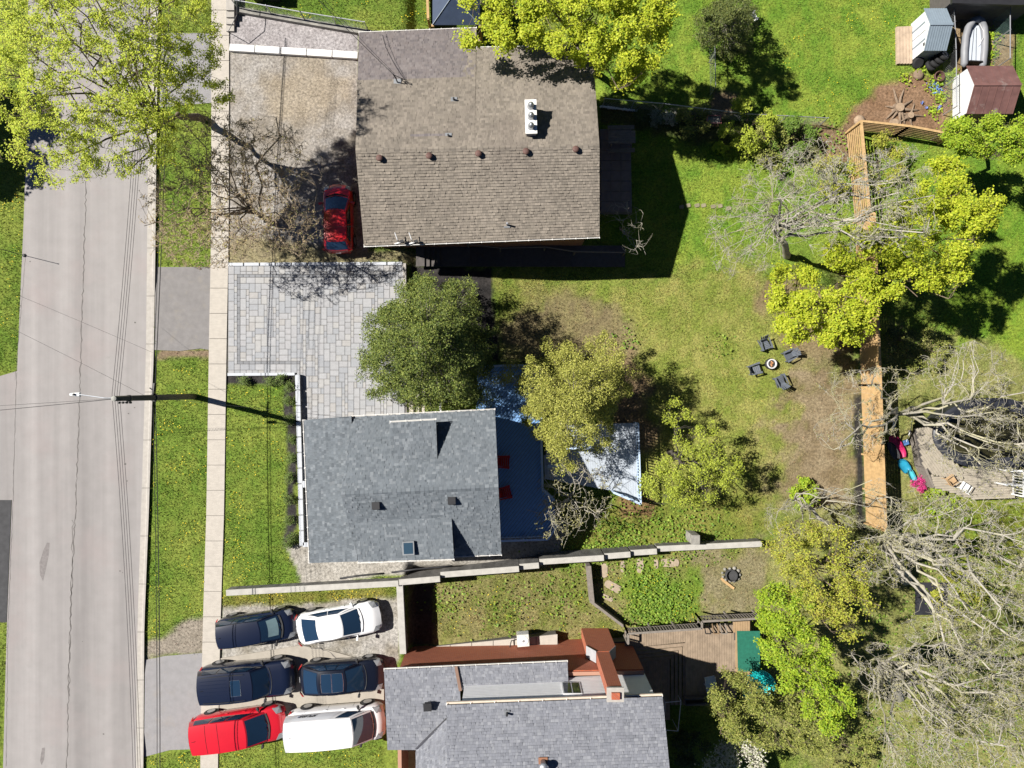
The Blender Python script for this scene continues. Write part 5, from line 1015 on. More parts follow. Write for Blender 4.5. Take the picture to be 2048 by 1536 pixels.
chainlink('chain-link fence dividing the lawn from the boat yard', [(1880,12),(1885,120),(1886,230)], 1.3, dens=.14); chainlink('green-tinted chain-link fence on the far side of the boat', [(1985,30),(1985,140)], 1.5, dens=.12, m_net=mat('green_wire', (.13,.22,.19), rough=.5)); chainlink('wire fence running from the spruce to the shrubs', [(1417,60),(1420,190)], 1.2, dens=.16); chainlink('wire fence between the brown house lawn and the north lawn', [(1205,212),(1320,222),(1480,242),(1640,250)], 1.1, dens=.2)
m_fence = mat('golden_new_timber', (.47,.31,.145), rough=.8, isv=.13, noise=.12, nscale=3, streak=((6,6,2), .15)); m_fenced = mat('aged_timber', (.22,.145,.08), rough=.85, isv=.15, noise=.15)
def board_fence(label, pts, h, nb, gap, m, bay=2.4, name='timber_fence', face=1):
    q = [P(*p_) for p_ in pts]; t = thing(name, label, 'fence', q[0])
    for i in range(len(q)-1):
        a, b = q[i], q[i+1]; L_ = (b-a).length; n = max(1, round(L_/bay)); d = (b-a).normalized(); nn = Vector((-d.y, d.x, 0))*face
        for k in range(n+1):
            p_ = a.lerp(b, k/n); obj('post', MB().box(p_.x-.05, p_.x+.05, p_.y-.05, p_.y+.05, p_.z-.2, p_.z+h+.05), m, t)
        for k in range(n):
            p0, p1 = a.lerp(b, k/n), a.lerp(b, (k+1)/n); bh = h/nb
            for j in range(nb):
                zc = .06+(j+.5)*bh; obj('board', MB().beam(p0+U*zc+nn*.07+d*.006, p1+U*zc+nn*.07-d*.006, .022, bh-gap), m, t)
        obj('cap_rail', MB().beam(a+U*(h+.08), b+U*(h+.08), .13, .035), m, t)
    return t
board_fence('tall golden horizontal-board fence along the back of the middle yard', [(1707,446),(1719,770),(1729,1046)], 2.35, 13, .026, m_fence, face=1)
board_fence('open-slatted golden timber screen at the corner of the lattice garden', [(1690,268),(1706,440)], 1.9, 9, .10, m_fence, name='slat_screen', face=1); board_fence('slatted golden-capped timber fence behind the turned soil bed', [(1696,262),(1790,272),(1875,288)], 1.5, 7, .09, m_fence, name='slat_fence', face=1); board_fence('short pale slatted panel beside the chain-link fence end', [(1862,280),(1884,276)], 1.0, 6, .06, m_oldwood, name='slat_fence', face=1)

# ---------------------------------------------------------------- decks
def clip_rows(poly, ang, step):
    """strips across a polygon: lists of (p, q) centre lines"""
    c, s = math.cos(-ang), math.sin(-ang); pr = [(x*c-y*s, x*s+y*c) for x, y in poly]; ys = [p_[1] for p_ in pr]; y = min(ys)+step/2; res = []
    while y < max(ys):
        xs = []
        for i in range(len(pr)):
            (x0, y0), (x1, y1) = pr[i], pr[(i+1) % len(pr)]
            if (y0 > y) != (y1 > y): xs.append(x0+(y-y0)*(x1-x0)/(y1-y0))
        xs.sort()
        for k in range(0, len(xs)-1, 2):
            if xs[k+1]-xs[k] > .05: res.append([(xx*math.cos(ang)-y*math.sin(ang), xx*math.sin(ang)+y*math.cos(ang)) for xx in (xs[k], xs[k+1])])
        y += step
    return res
def deck(t, poly, z, ang, m, step=.145, th=.03, gap=.012, skirt=None, fasc=.25):
    pw = [(P(a_, b_, z).x, P(a_, b_, z).y) for a_, b_ in poly]
    for a_, b_ in clip_rows(pw, ang, step): obj('board', MB().beam((*a_, z-th/2), (*b_, z-th/2), step-gap, th), m, t)
    obj('frame', MB().prism([Vector((*q, 0)) for q in pw] if sum((pw[i][0]*pw[(i+1) % len(pw)][1]-pw[(i+1) % len(pw)][0]*pw[i][1]) for i in range(len(pw))) > 0 else [Vector((*q, 0)) for q in pw][::-1], z-fasc, z-th-.004), skirt or m_dkwood, t); return pw
def railing(t, pts, z, h, m, bal=.13, bw=.035, post=1.6, cap=.12, low=.1, name='railing'):
    q = [P(a_, b_, z) for a_, b_ in pts]
    for i in range(len(q)-1):
        a, b = q[i], q[i+1]; L_ = (b-a).length; n = max(1, round(L_/post)); obj('top_rail', MB().beam(a+U*h, b+U*h, cap, .04), m, t); obj('bottom_rail', MB().beam(a+U*low, b+U*low, .06, .05), m, t)
        for k in range(n+1): p_ = a.lerp(b, k/n); obj('post', MB().box(p_.x-.045, p_.x+.045, p_.y-.045, p_.y+.045, z-.5, z+h-.022), m, t)
        nb = int(L_/bal)
        for k in range(1, nb): p_ = a.lerp(b, k/nb); obj('baluster', MB().box(p_.x-bw/2, p_.x+bw/2, p_.y-bw/2, p_.y+bw/2, z+low, z+h-.022), m, t)
m_deckb = mat('shade_blue_decking', (.17,.33,.60), rough=.6, noise=.06, nscale=5, streak=((5,5,2), .08)); m_rail = mat('blue_white_rail', (.42,.53,.68), rough=.6, noise=.05)  # boards painted bluer than they are, to carry the blue of their shade
DZ = -.95; dk = thing('main_deck', 'pale blue-grey timber deck with diagonal boards behind the grey house', 'deck', P(1040, 900))
DP = [(905,734),(1078,731),(1084,975),(1106,995),(1112,1045),(1094,1072),(990,1075),(985,835),(900,838)]
deck(dk, DP, DZ, R(52), m_deckb, step=.165, gap=.03, skirt=mat('deck_skirt', (.16,.19,.23)), fasc=.9)
railing(dk, [(940,734),(1078,731),(1084,975),(1106,995)], DZ, .95, m_rail, bal=.30); railing(dk, [(1112,1045),(1094,1072),(1000,1075)], DZ, .95, m_rail, bal=.30)
gt = thing('stair_rail', 'white ladder-like rail beside the stone steps at the deck entrance', 'railing', P(890, 812, DZ)); railing(gt, [(884,800),(884,828)], DZ, .95, m_white, bal=.2, post=.8); railing(gt, [(884,803),(908,803)], DZ, .95, m_white, bal=.2, post=.8)
ld = thing('lower_deck', 'sun-bleached lower deck with white railing east of the main deck', 'deck', P(1200, 920)); m_lowd = mat('bleached_white_boards', (.38,.42,.47), rough=.65, isv=.05, noise=.1, nscale=3)
LZ = -1.25; deck(ld, [(1090,893),(1130,850),(1271,846),(1276,1003),(1224,981),(1090,958)], LZ, R(92), m_lowd, step=.14, gap=.006, skirt=m_dkwood, fasc=.7)
railing(ld, [(1271,846),(1276,1003)], LZ, .9, m_rail, bal=.17, bw=.05, cap=.10); railing(ld, [(1276,1003),(1224,981)], LZ, .9, m_rail, bal=.3); railing(ld, [(1180,893),(1093,895)], LZ, .9, m_rail, bal=.5); railing(ld, [(1095,930),(1130,928)], LZ, .9, m_rail, bal=.5)
# rear deck of the brick house
m_deck3 = mat('sunburnt_deck_boards', (.27,.205,.145), rough=.85, isv=.16, noise=.15, nscale=3, streak=((5,2,2), .15)); bd3 = thing('brick_house_deck', 'weathered brown two-level deck behind the brick house', 'deck', P(1390, 1320))
deck(bd3, [(1250,1262),(1398,1252),(1470,1250),(1473,1410),(1372,1412),(1372,1284),(1252,1296)], -.75, R(90), m_deck3); deck(bd3, [(1468,1244),(1500,1242),(1500,1350),(1470,1352)], -.73, R(90), mat('orange_deck_boards', (.33,.225,.125), rough=.85, isv=.12, noise=.12))
deck(bd3, [(1250,1318),(1340,1312),(1340,1440),(1250,1440)], -1.35, R(90), m_deck3)
for i in range(4):
    o = i*8; z_ = -.75-.12*(i+1); obj('stair_tread', MB().prism(PP([(1255,1296+o),(1372-o,1286+o),(1372-o,1292+o),(1255,1303+o)], z_)[::-1], z_-.1, z_), m_deck3, bd3); obj('stair_tread', MB().prism(PP([(1366-o,1292+o),(1372-o,1292+o),(1372-o,1410),(1366-o,1410)], z_-.004)[::-1], z_-.1, z_-.004), m_deck3, bd3)
railing(bd3, [(1251,1256),(1395,1246)], -.75, .95, m_oldwood, bal=.16, bw=.06); railing(bd3, [(1395,1246),(1395,1232)], -.75, .95, m_oldwood, bal=.16, bw=.06); railing(bd3, [(1395,1232),(1510,1226)], -.75, .95, m_oldwood, bal=.16, bw=.06); railing(bd3, [(1251,1256),(1251,1276)], -.75, .95, m_oldwood, bal=.25, bw=.06)
single('green_mat', MB().prism(PP([(1474,1262),(1520,1262),(1520,1342),(1476,1344)], -.71)[::-1], -.73, -.70), mat('green_turf_mat', (.012,.115,.075), rough=.9, noise=.15, nscale=6), 'dark green mat lying on the deck under the vivid green tree', 'mat')
p = P(1515, 1372, -1.2); single('paddling_pool', MB().lathe([(1.02,0),(1.05,.25),(.95,.27),(.92,.12),(.05,.10)], p, 28), mat('turquoise_vinyl', (.02,.50,.48), rough=.3, noise=.1), 'round turquoise paddling pool half hidden under the shrub tree', 'paddling pool', smooth=True)
def lounger(label, at, z, rz, m, m2):
    p = P(*at, z); t = thing('sun_lounger', label, 'lounger', p, rz); K = dict(parent=t, local=True)
    obj('seat', MB().grid([[(-.3,y,zz) for y, zz in ((-.95,.28),(-.4,.34),(.1,.30))], [(.3,y,zz) for y, zz in ((-.95,.28),(-.4,.34),(.1,.30))]]), m, **K); obj('backrest', MB().obox((0,.45,.48), .6, .85, .04, 0), m, **K)
    for sx in (-.3,.3):
        obj('frame', MB().tube([(sx,-.95,.28),(sx,-.4,.33),(sx,.1,.29),(sx,.85,.62)], .02, 6), m2, **K)
        for y in (-.7,.3): obj('leg', MB().tube([(sx,y,0),(sx,y,.3)], .02, 6), m2, **K)
    return t
lounger('light blue reclining lounger in the shade of the deck', (1420,1375), -.75, R(12), mat('pale_blue_fabric', (.40,.47,.55), rough=.8), m_white)
bn = thing('patio_chair_rack', 'row of folded timber chairs stored behind the deck railing', 'chairs', P(1425, 1250, -.75)); 
for i in range(3): q = P(1412+i*16, 1253, -.7); obj('chair_frame', MB().beam(q+Vector((-.15,.2,.1)), q+Vector((-.15,-.25,.5)), .05, .05).beam(q+Vector((.15,.2,.1)), q+Vector((.15,-.25,.5)), .05, .05).beam(q+Vector((-.15,-.25,.5)), q+Vector((.15,-.25,.5)), .05, .05), [m_black, m_fenced, m_oldwood][i], bn)
dr = thing('drying_rack', 'thin white metal frame standing in the shade beside the brick house', 'drying rack', P(1345, 1430, -1.3)); q = [P(1330,1405,-.5), P(1362,1402,-.5), P(1356,1462,-.5), P(1328,1460,-.5)]
for i in range(4): obj('frame_bar', MB().tube([q[i], q[(i+1) % 4]], .02, 6), m_white, dr); obj('leg', MB().tube([q[i], Vector((q[i].x, q[i].y, -1.95))], .02, 6), m_white, dr)
bxp = thing('planter_box', 'dark timber planter box beside the lounger', 'planter', P(1385, 1400, -1.3))
for a_, b_ in (((1368,1396),(1416,1394)),((1416,1394),(1416,1404)),((1416,1404),(1370,1408)),((1370,1408),(1368,1396))): obj('side_board', MB().beam(P(*a_, -.5), P(*b_, -.5), .06, .4), m_dkwood, bxp)
obj('soil', MB().prism(PP([(1369,1397),(1415,1395),(1415,1403),(1371,1407)], -.55)[::-1], -.9, -.5), mat('dark_soil', (.03,.025,.02)), bxp)
# timber landing and tread of the house to the north: patio slabs, picnic table, stepping stones
pt2 = struct('patio', MB().prism(PP([(1200,258),(1261,258),(1264,425),(1200,425)], -1.55)[::-1], -2.2, -1.55), m_joint); m_pat = mat('patio_slab_brown', (.20,.165,.15), rough=.9, isv=.1, noise=.12)
for i in range(3):
    for j in range(8):
        x0_, y0_ = 1202+i*20, 260+j*20.5; obj('slab', MB().prism(PP([(x0_,y0_),(x0_+19.2,y0_),(x0_+19.2,y0_+19.7),(x0_,y0_+19.7)], -1.5)[::-1], -1.55, -1.51), m_pat, pt2)
def picnic(label, at, z):
    p = P(*at, z); t = thing('picnic_table', label, 'table', p, R(1)); K = dict(parent=t, local=True)
    for j in range(5): obj('top_plank', MB().obox((0,-.30+j*.15,.75), 1.6, .14, .04), m_oldwood, **K)
    for s_ in (-1, 1):
        for j in range(2): obj('bench_plank', MB().obox((0,s_*(.62+j*.13),.45), 1.6, .12, .04), m_oldwood, **K)
        for x_ in (-.6,.6): obj('leg', MB().beam((x_,s_*.62,0), (x_,s_*.22,.73), .09, .04), m_oldwood, **K)
    for x_ in (-.6,.6): obj('cross_bar', MB().obox((x_,0,.42), .04, 1.5, .09), m_oldwood, **K)
    return t
picnic('grey timber picnic table in the shade behind the brown house', (1240,283), -1.51)
m_step = mat('stepping_stone', (.21,.19,.12), rough=.95, noise=.2)
def flat_stone(at, l, w_, ang, label, m=m_step, grp=None, h=.05):
    p = P(*at); rs = random.Random(at[0]); k = 9; pts = [Vector((p.x, p.y, 0))+Matrix.Rotation(ang, 3, 'Z') @ Vector((math.copysign(abs(math.cos(t))**.45, math.cos(t))*l/2*rs.uniform(.92,1.04), math.copysign(abs(math.sin(t))**.45, math.sin(t))*w_/2*rs.uniform(.92,1.04), 0)) for t in np.linspace(0, 2*math.pi, 13)[:-1]]
    return single('stepping_stone', MB().prism(pts, p.z-.05, p.z+h), m, label, 'stone', grp)
for at in ((1363,414),(1376,411),(1394,411),(1407,411),(1426,413),(1440,412),(1457,417)): flat_stone(at, .30, .24, .2, 'small stepping stone in a row across the lawn behind the brown house', grp='stepping stones in the lawn')
m_slab3 = mat('garden_slab', (.33,.265,.195), rough=.95, noise=.15, nscale=4)
for at, l, w_, an, lb in (((1208,1141),.45,.85,0,'tan garden slab nearest the timber-topped wall'),((1245,1133),.25,.7,0,'narrow tan garden slab second along the stepped wall'),((1280,1131),.42,.9,0,'tan garden slab third along the stepped wall'),((1312,1127),.26,.6,0,'small tan garden slab before the wide one'),((1340,1125),1.15,.5,0,'wide tan garden slab at the end of the row'),((1226,1173),1.1,.5,-.5,'tilted tan garden slab in the weeds'),((1214,1195),.75,.28,-.45,'pale narrow slab lying askew in the weeds')): flat_stone(at, l, w_, an, lb, m_slab3)
# ---------------------------------------------------------------- fire pits and chairs
def adirondack(label, at, face, m, grp, sc=1.0):
    p = P(*at); t = thing('adirondack_chair', label, 'chair', p, face, grp); K = dict(parent=t, local=True); B_ = lambda q, w_, h, l, tl=0: MB().obox(tuple(v*sc for v in q), l*sc, w_*sc, h*sc, 0, tl)
    for j in range(5): obj('seat_slat', MB().obox(((.28-j*.12)*sc, 0, (.36-j*.03)*sc), .105*sc, .52*sc, .025*sc, 0, .25), m, **K)
    for j in range(5): y_ = (-.2+j*.1)*sc; obj('back_slat', MB().beam((-.26*sc, y_*.9, .26*sc), (-.62*sc-.0, y_*1.25, (.95-abs(j-2)*.06)*sc), .09*sc, .022*sc), m, **K)
    for s_ in (-1, 1):
        obj('armrest', MB().hexa([tuple(v*sc for v in q) for q in ((-.42,s_*.30,.56),(.36,s_*.27,.56),(.36,s_*.42,.56),(-.42,s_*.36,.56),(-.42,s_*.30,.585),(.36,s_*.27,.585),(.36,s_*.42,.585),(-.42,s_*.36,.585))]), m, **K)
        obj('leg', B_((.30, s_*.32, .28), .04, .56, .12), m, **K); obj('leg', MB().beam((-.45*sc, s_*.30*sc, 0), (.34*sc, s_*.29*sc, .36*sc), .035*sc, .12*sc), m, **K)
    obj('back_rail', B_((-.42,0,.55), .74, .09, .03), m, **K); return t
m_ad = mat('charcoal_resin', (.105,.118,.140), rough=.5, noise=.05); fp_ = P(1540, 728)
for at, lb in (((1527,690),'charcoal adirondack chair with its back to the grey house lawn side, above the fire bowl'),((1574,711),'charcoal adirondack chair closest to the lime maple'),((1507,738),'charcoal adirondack chair on the side of the juniper tree'),((1557,761),'charcoal adirondack chair on the bare-earth side facing the fire bowl')):
    q = P(*at); adirondack(lb, at, math.atan2(fp_.y-q.y, fp_.x-q.x), m_ad, 'chairs round the fire bowl', .86)
fb = thing('fire_bowl', 'round white fire bowl with ember-coloured stones on the lawn', 'fire bowl', fp_)
obj('bowl', MB().lathe([(.24,0),(.27,.28),(.30,.30),(.30,.34),(.24,.35),(.22,.28)], fp_, 22), mat('pale_ash_rim', (.58,.57,.56), rough=.7), fb, smooth=False); obj('base', MB().lathe([(.34,0),(.34,.22),(.30,.24)], fp_, 18), m_black, fb); rsx = random.Random(3)
obj('ash', MB().lathe([(.235,.285),(.02,.295)], fp_, 16), m_dark, fb)
for k in range(7): t = k*.9; obj('ember_stone', MB().lathe([(.02,0),(.06,.02),(.05,.06),(.01,.075)], fp_+Vector((.12*math.cos(t)*(k % 3)/2, .12*math.sin(t)*(k % 3)/2, .30)), 7), mat('orange_stone', (.45,.22,.10), noise=.2), fb)
m_redc = mat('red_resin', (.40,.012,.012), rough=.45, noise=.05)
for at, a_, lb in (((1008,922),-.05,'red adirondack chair on the deck nearer the juniper'),((1011,983),.25,'red adirondack chair on the deck nearer the gravel strip')):
    c_ = adirondack(lb, at, R(180)+a_, m_redc, 'red chairs on the main deck', .95); c_.matrix_basis = Matrix.Translation((P(at[0], at[1], DZ).x, P(at[0], at[1], DZ).y, DZ)) @ Matrix.Rotation(a_, 4, 'Z')
fr = P(1461, 1149); fp2 = thing('fire_ring', 'rough stone fire ring with charred wood in the weedy garden', 'fire ring', fr); rsx = random.Random(5)
for k in range(11): t = k*2*math.pi/11; r_ = .52+rsx.uniform(-.05,.05); c = fr+Vector((r_*math.cos(t), r_*.8*math.sin(t), .05)); obj('stone', MB().lathe([(.05,-.06),(.11*rsx.uniform(.5,1.2),0),(.08,.07),(.03,.09)], c, 6), m_oldconc, fp2)
obj('charcoal', MB().lathe([(.36,.0),(.36,.30),(.33,.31),(.31,.12),(.05,.10)], fr, 16), m_dark, fp2)
for k in range(2): obj('board', MB().beam(fr+Vector((-.62+k*.10,-.20-.12*k,.12)), fr+Vector((.08+k*.10,-.78-.06*k,.10)), .15, .03), m_fence, fp2)
# ---------------------------------------------------------------- parking slab and drain pipes
sl3 = struct('parking_slab', MB().prism(PP([(439,1317),(600,1291),(655,1300),(720,1318),(768,1330),(768,1424),(437,1430)], .012)[::-1], -.1, .012), mat('parking_concrete', (.33,.30,.255), rough=.92, noise=.12, nscale=1.5, bump=.3, bscale=60, spots=[((.20,.18,.15), 1.5, .58, .75, .5)]))
obj('crack', ribbon([(600,1291),(655,1301),(672,1316),(720,1320)], 2.0, .017, 2, 9), m_crack, sl3); obj('crack', ribbon([(440,1350),(760,1340)], .8, .017, .6, 10), m_crack, sl3)
for a_, b_, lb in (((680,1157),(765,1147),'black drain pipe lying on the gravel nearer the street'),((783,1145),(905,1132),'bent black drain pipe lying on the gravel along the stepped wall')):
    a, b = P(*a_, .06), P(*b_, .06 if b_[0] < 800 else -.1); single('drain_pipe', MB().tube([a, a.lerp(b, .4)+Vector((0,.04,0)), a.lerp(b, .8)+Vector((0,.02,0)), b], .055, 8), m_black, lb, 'pipe', smooth=True)
# ---------------------------------------------------------------- north-east yards
m_shed = mat('white_shed_metal', (.60,.61,.62), rough=.5, noise=.08, nscale=4); m_slate = mat('slate_blue_metal_roof', (.19,.235,.275), rough=.45, noise=.06); m_redroof = mat('rust_red_metal_roof', (.145,.075,.066), rough=.5, noise=.2, nscale=2, spots=[((.26,.22,.20), 1.3, .58, .72, .7)])
def shed(name, label, x0, x1, y0, y1, zg, wh, rh, mw, mr, ribs, over=.12):
    """gable faces west; ridge runs east-west"""
    t = thing(name, label, 'shed', ((x0+x1)/2, (y0+y1)/2, zg)); ym = (y0+y1)/2
    obj('front_wall', MB().hexa([(x0,y0,zg),(x0+.05,y0,zg),(x0+.05,y1,zg),(x0,y1,zg),(x0,y0,zg+wh),(x0+.05,y0,zg+wh),(x0+.05,y1,zg+wh),(x0,y1,zg+wh)]), mw, t); obj('gable', MB().face([(x0,y0,zg+wh),(x0,y1,zg+wh),(x0,ym,zg+rh)]), mw, t); obj('rear_gable', MB().face([(x1,y0,zg+wh),(x1,y1,zg+wh),(x1,ym,zg+rh)]), mr, t)
    for nm, a in (('side_wall', (x0+.05,x1,y0,y0+.05)),('side_wall', (x0+.05,x1,y1-.05,y1)),('rear_wall', (x1-.05,x1,y0+.05,y1-.05))): obj(nm, MB().box(*a, zg, zg+wh), mr, t)
    for s_, ye in ((-1, y0-over),(1, y1+over)):
        ze = zg+wh-(rh-wh)*over/(ym-y0); r_ = obj('roof', MB().hexa([(x0-over,ye,ze),(x1+over,ye,ze),(x1+over,ym,zg+rh),(x0-over,ym,zg+rh),(x0-over,ye,ze+.03),(x1+over,ye,ze+.03),(x1+over,ym,zg+rh+.03),(x0-over,ym,zg+rh+.03)]), mr, t)
        for k in range(ribs+1): x_ = lerp(x0-over+.03, x1+over-.03, k/ribs); obj('roof_rib', MB().beam((x_,ye,ze+.04), (x_,ym,zg+rh+.04), .03, .025), mr, r_)
    obj('ridge_cap', MB().beam((x0-over,ym,zg+rh+.05), (x1+over,ym,zg+rh+.05), .14, .03), mr, t); return t
A_, B2 = P(1822,48,-2), P(1822,122,-2); sx1 = P(1893,60,-.3).x
s1 = shed('garden_shed', 'white-fronted garden shed with slate-blue ribbed metal roof', A_.x, sx1, B2.y, A_.y, -2, 1.55, 2.1, m_shed, m_slate, 9)
for y_ in (.28,.72): obj('door_trim', MB().box(A_.x-.015, A_.x, lerp(B2.y, A_.y, y_)-.05, lerp(B2.y, A_.y, y_)+.05, -1.95, -.55), m_slate, s1)
obj('door_seam', MB().box(A_.x-.012, A_.x, lerp(B2.y, A_.y, .5)-.012, lerp(B2.y, A_.y, .5)+.012, -1.95, -.5), m_black, s1); obj('vent_grille', MB().box(A_.x-.012, A_.x, lerp(B2.y, A_.y, .12), lerp(B2.y, A_.y, .2), -.75, -.6), m_black, s1)
rmp = thing('timber_ramp', 'pale timber ramp deck in front of the slate-roofed shed', 'ramp', P(1808, 90)); m_ramp = mat('pale_planks', (.42,.32,.23), rough=.85, isv=.12, noise=.15)
for j in range(5): obj('plank', MB().prism(PP([(1793+j*6.2,54-j*.3),(1798.6+j*6.2,53.6-j*.3),(1799.4+j*6.2,127),(1794+j*6.2,128)], -1.85)[::-1], -2.0, -1.82), m_ramp, rmp)
E1, E2 = P(1905,158,-2), P(1905,243,-2); shed('metal_shed', 'pale-fronted shed with rust-red ribbed metal roof under the lime tree', E1.x, P(2030,190,-.2).x, E2.y, E1.y, -2, 1.5, 2.15, m_shed, m_redroof, 6)
def tyre(label, c, ax, rim=False):
    t = thing('tyre', label, 'tyre', c, 0, 'old tyres by the shed'); pr_ = [(.19,-.10),(.27,-.11),(.33,-.09),(.34,0),(.33,.09),(.27,.11),(.19,.10)]; M_ = Vector((0,0,1)).rotation_difference(Vector(ax)).to_matrix().to_4x4(); M_.translation = Vector(c)
    me = MB().lathe(pr_, (0,0,0), 22); me.v = [tuple(M_ @ Vector(v)) for v in me.v]; obj('rubber', me, m_tyre, t, smooth=True)
    if rim:
        me = MB().lathe([(.20,.06),(.20,.105),(.06,.095)], (0,0,0), 18); me.v = [tuple(M_ @ Vector(v)) for v in me.v]; obj('rim', me, m_rim, t)
        for q in range(5):
            me = MB().beam((.05*math.cos(q*1.257),.05*math.sin(q*1.257),.108), (.19*math.cos(q*1.257),.19*math.sin(q*1.257),.108), .05, .02); me.v = [tuple(M_ @ Vector(v)) for v in me.v]; obj('spoke', me, m_chrome, t)
ty = P(1862, 130, -1.8)
for i in range(4): tyre(['lowest tyre of the leaning stack by the shed','second tyre up in the leaning stack by the shed','third tyre up in the leaning stack by the shed','top tyre with silver rim on the leaning stack'][i], ty+Vector((.14*i-.1, .12*i-.1, .12+.205*i)), (.35,.3,1), i == 3)
tyre('single black tyre lying against the shed front', P(1836,126,-1.75), (0.1,-.5,.8))
# inflatable boat
bt = P(1944, 86, -1.6); ib = thing('inflatable_boat', 'grey inflatable dinghy with pale aluminium floor in the boat yard', 'boat', bt); m_tube = mat('grey_pvc', (.20,.205,.22), rough=.5, noise=.06); m_alu = mat('pale_floor', (.46,.50,.55), rough=.45, noise=.05)
pth = [Vector((-.56,-1.45,.25)), Vector((-.60,-.6,.26)), Vector((-.58,.2,.28)), Vector((-.48,.75,.32)), Vector((-.25,1.15,.38)), Vector((0,1.26,.42)), Vector((.25,1.15,.38)), Vector((.48,.75,.32)), Vector((.58,.2,.28)), Vector((.60,-.6,.26)), Vector((.56,-1.45,.25))]
Mb = Matrix.Translation(bt) @ Matrix.Rotation(R(-3), 4, 'Z')
obj('hull_tube', MB().tube([Mb @ q for q in [Vector((-.55,-1.62,.25))]+pth+[Vector((.55,-1.62,.25))]], [.06]+[.20]*11+[.06], 14), m_tube, ib, smooth=True)
obj('floor', MB().prism([Mb @ Vector(q) for q in ((-.42,-1.25,0),(.42,-1.25,0),(.42,.5,0),(.22,.95,0),(0,1.05,0),(-.22,.95,0),(-.42,.5,0))], bt.z+.14, bt.z+.22), m_alu, ib); obj('transom', MB().hexa([Mb @ Vector(q) for q in ((-.4,-1.32,.05),(.4,-1.32,.05),(.4,-1.26,.05),(-.4,-1.26,.05),(-.4,-1.36,.5),(.4,-1.36,.5),(.4,-1.30,.5),(-.4,-1.30,.5))]), m_trim, ib)
for x_ in (-.14,.14): obj('keel_rib', MB().beam(Mb @ Vector((x_,-1.2,.23)), Mb @ Vector((x_*.5,.8,.23)), .03, .02), m_chrome, ib)
obj('rope', MB().tube([Mb @ Vector(q) for q in ((.1,.95,.45),(.32,.5,.5),(.36,.1,.48),(.2,-.3,.28))], .012, 5), m_white, ib)
# stumps, rocks, blue flowers
m_stump = mat('cut_stump', (.29,.21,.14), rough=.9, noise=.2, nscale=8); m_root = mat('grey_root', (.20,.145,.10), rough=.95, noise=.25, nscale=8)
def stump(label, at, r_, h, roots, seed, m=m_root):
    rs = random.Random(seed); p = P(*at); t = thing('tree_stump', label, 'stump', p); obj('stump', MB().lathe([(r_*1.5,-.05),(r_*1.15,.05),(r_,h),(r_*.98,h)], p, 14), m, t); obj('cut_face', MB().lathe([(r_*.97,h+.004),(r_*.95,h+.012),(.02,h+.014)], p, 14), m_stump, t)
    for k in range(roots):
        a = k*2*math.pi/max(1, roots)+rs.uniform(-.3,.3); L_ = rs.uniform(.7,1.3)*r_*4.2; d = Vector((math.cos(a), math.sin(a), 0)); s_ = Vector((-d.y, d.x, 0))*rs.uniform(-.3,.3)*L_; obj('root', MB().tube([p+d*r_*.7+U*h*.5, p+d*L_*.5+s_*.3+U*.07, p+d*L_*.8+s_*.7+U*.04, p+d*L_+s_-U*.04], [r_*.35, r_*.28, r_*.2, r_*.08], 7), m, t, smooth=True)
stump('large cut stump with star of exposed roots in the turned soil', (1795,218), .27, .30, 9, 1); stump('small rooted stump beside the large star-rooted stump', (1816,234), .20, .34, 5, 2); stump('flat sawn stump tight against the slatted fence', (1788,246), .22, .15, 0, 3)
def rock(label, at, r_, m, seed):
    rs = random.Random(seed); p = P(*at); return single('rock', MB().lathe([(r_*.6,-.08),(r_,.02),(r_*.92,r_*.35),(r_*.45,r_*.6)], p, 9), m, label, 'rock', smooth=True)
rock('round tan boulder at the end of the slatted fence', (1718,242), .36, m_stump, 1); rock('flat brown rock in front of the tyres', (1836,150), .34, m_root, 2); rock('grey boulder below the wire fence shrubs', (1700,292), .24, m_root, 4)
ub = P(1873,157); pot = single('iron_pot', MB().lathe([(.2,0),(.3,.15),(.32,.35),(.28,.36),(.24,.1)], ub, 14), m_rust, 'rusty iron cauldron among the leafy plants', 'pot')
L_blue = leafmat('blue_petals', [(.12,.22,.60),(.18,.30,.70),(.10,.20,.50)], .2); rsb = np.random.RandomState(7)
def patch_leaves(name, label, spots, leaf, ls, kind=None, cat='plants', zlift=.12):
    pos = np.concatenate([np.array(P(a, b))+rsb.normal(size=(n, 3))*np.array([r_, r_, .05])+np.array([0, 0, zlift]) for a, b, r_, n in spots]); return tag(obj(name, leaf_mesh(rsb, pos, ls, .6), leaf), label, cat, kind='stuff')
patch_leaves('blue_flowers', 'small blue flowers in the turned soil bed', [(1868,175,.22,110),(1876,182,.12,30),(1843,206,.07,14),(1851,217,.06,10),(1876,217,.09,20)], L_blue, .08)
patch_leaves('leafy_weeds', 'bright leafy plants round the soil bed and boat', [(1838,139,.2,90),(1866,168,.3,150),(1880,195,.25,120),(1810,160,.2,50),(1905,150,.2,90),(1985,75,.28,110),(1985,110,.2,60),(1975,140,.2,60),(1868,225,.2,70)], L_green, .13)
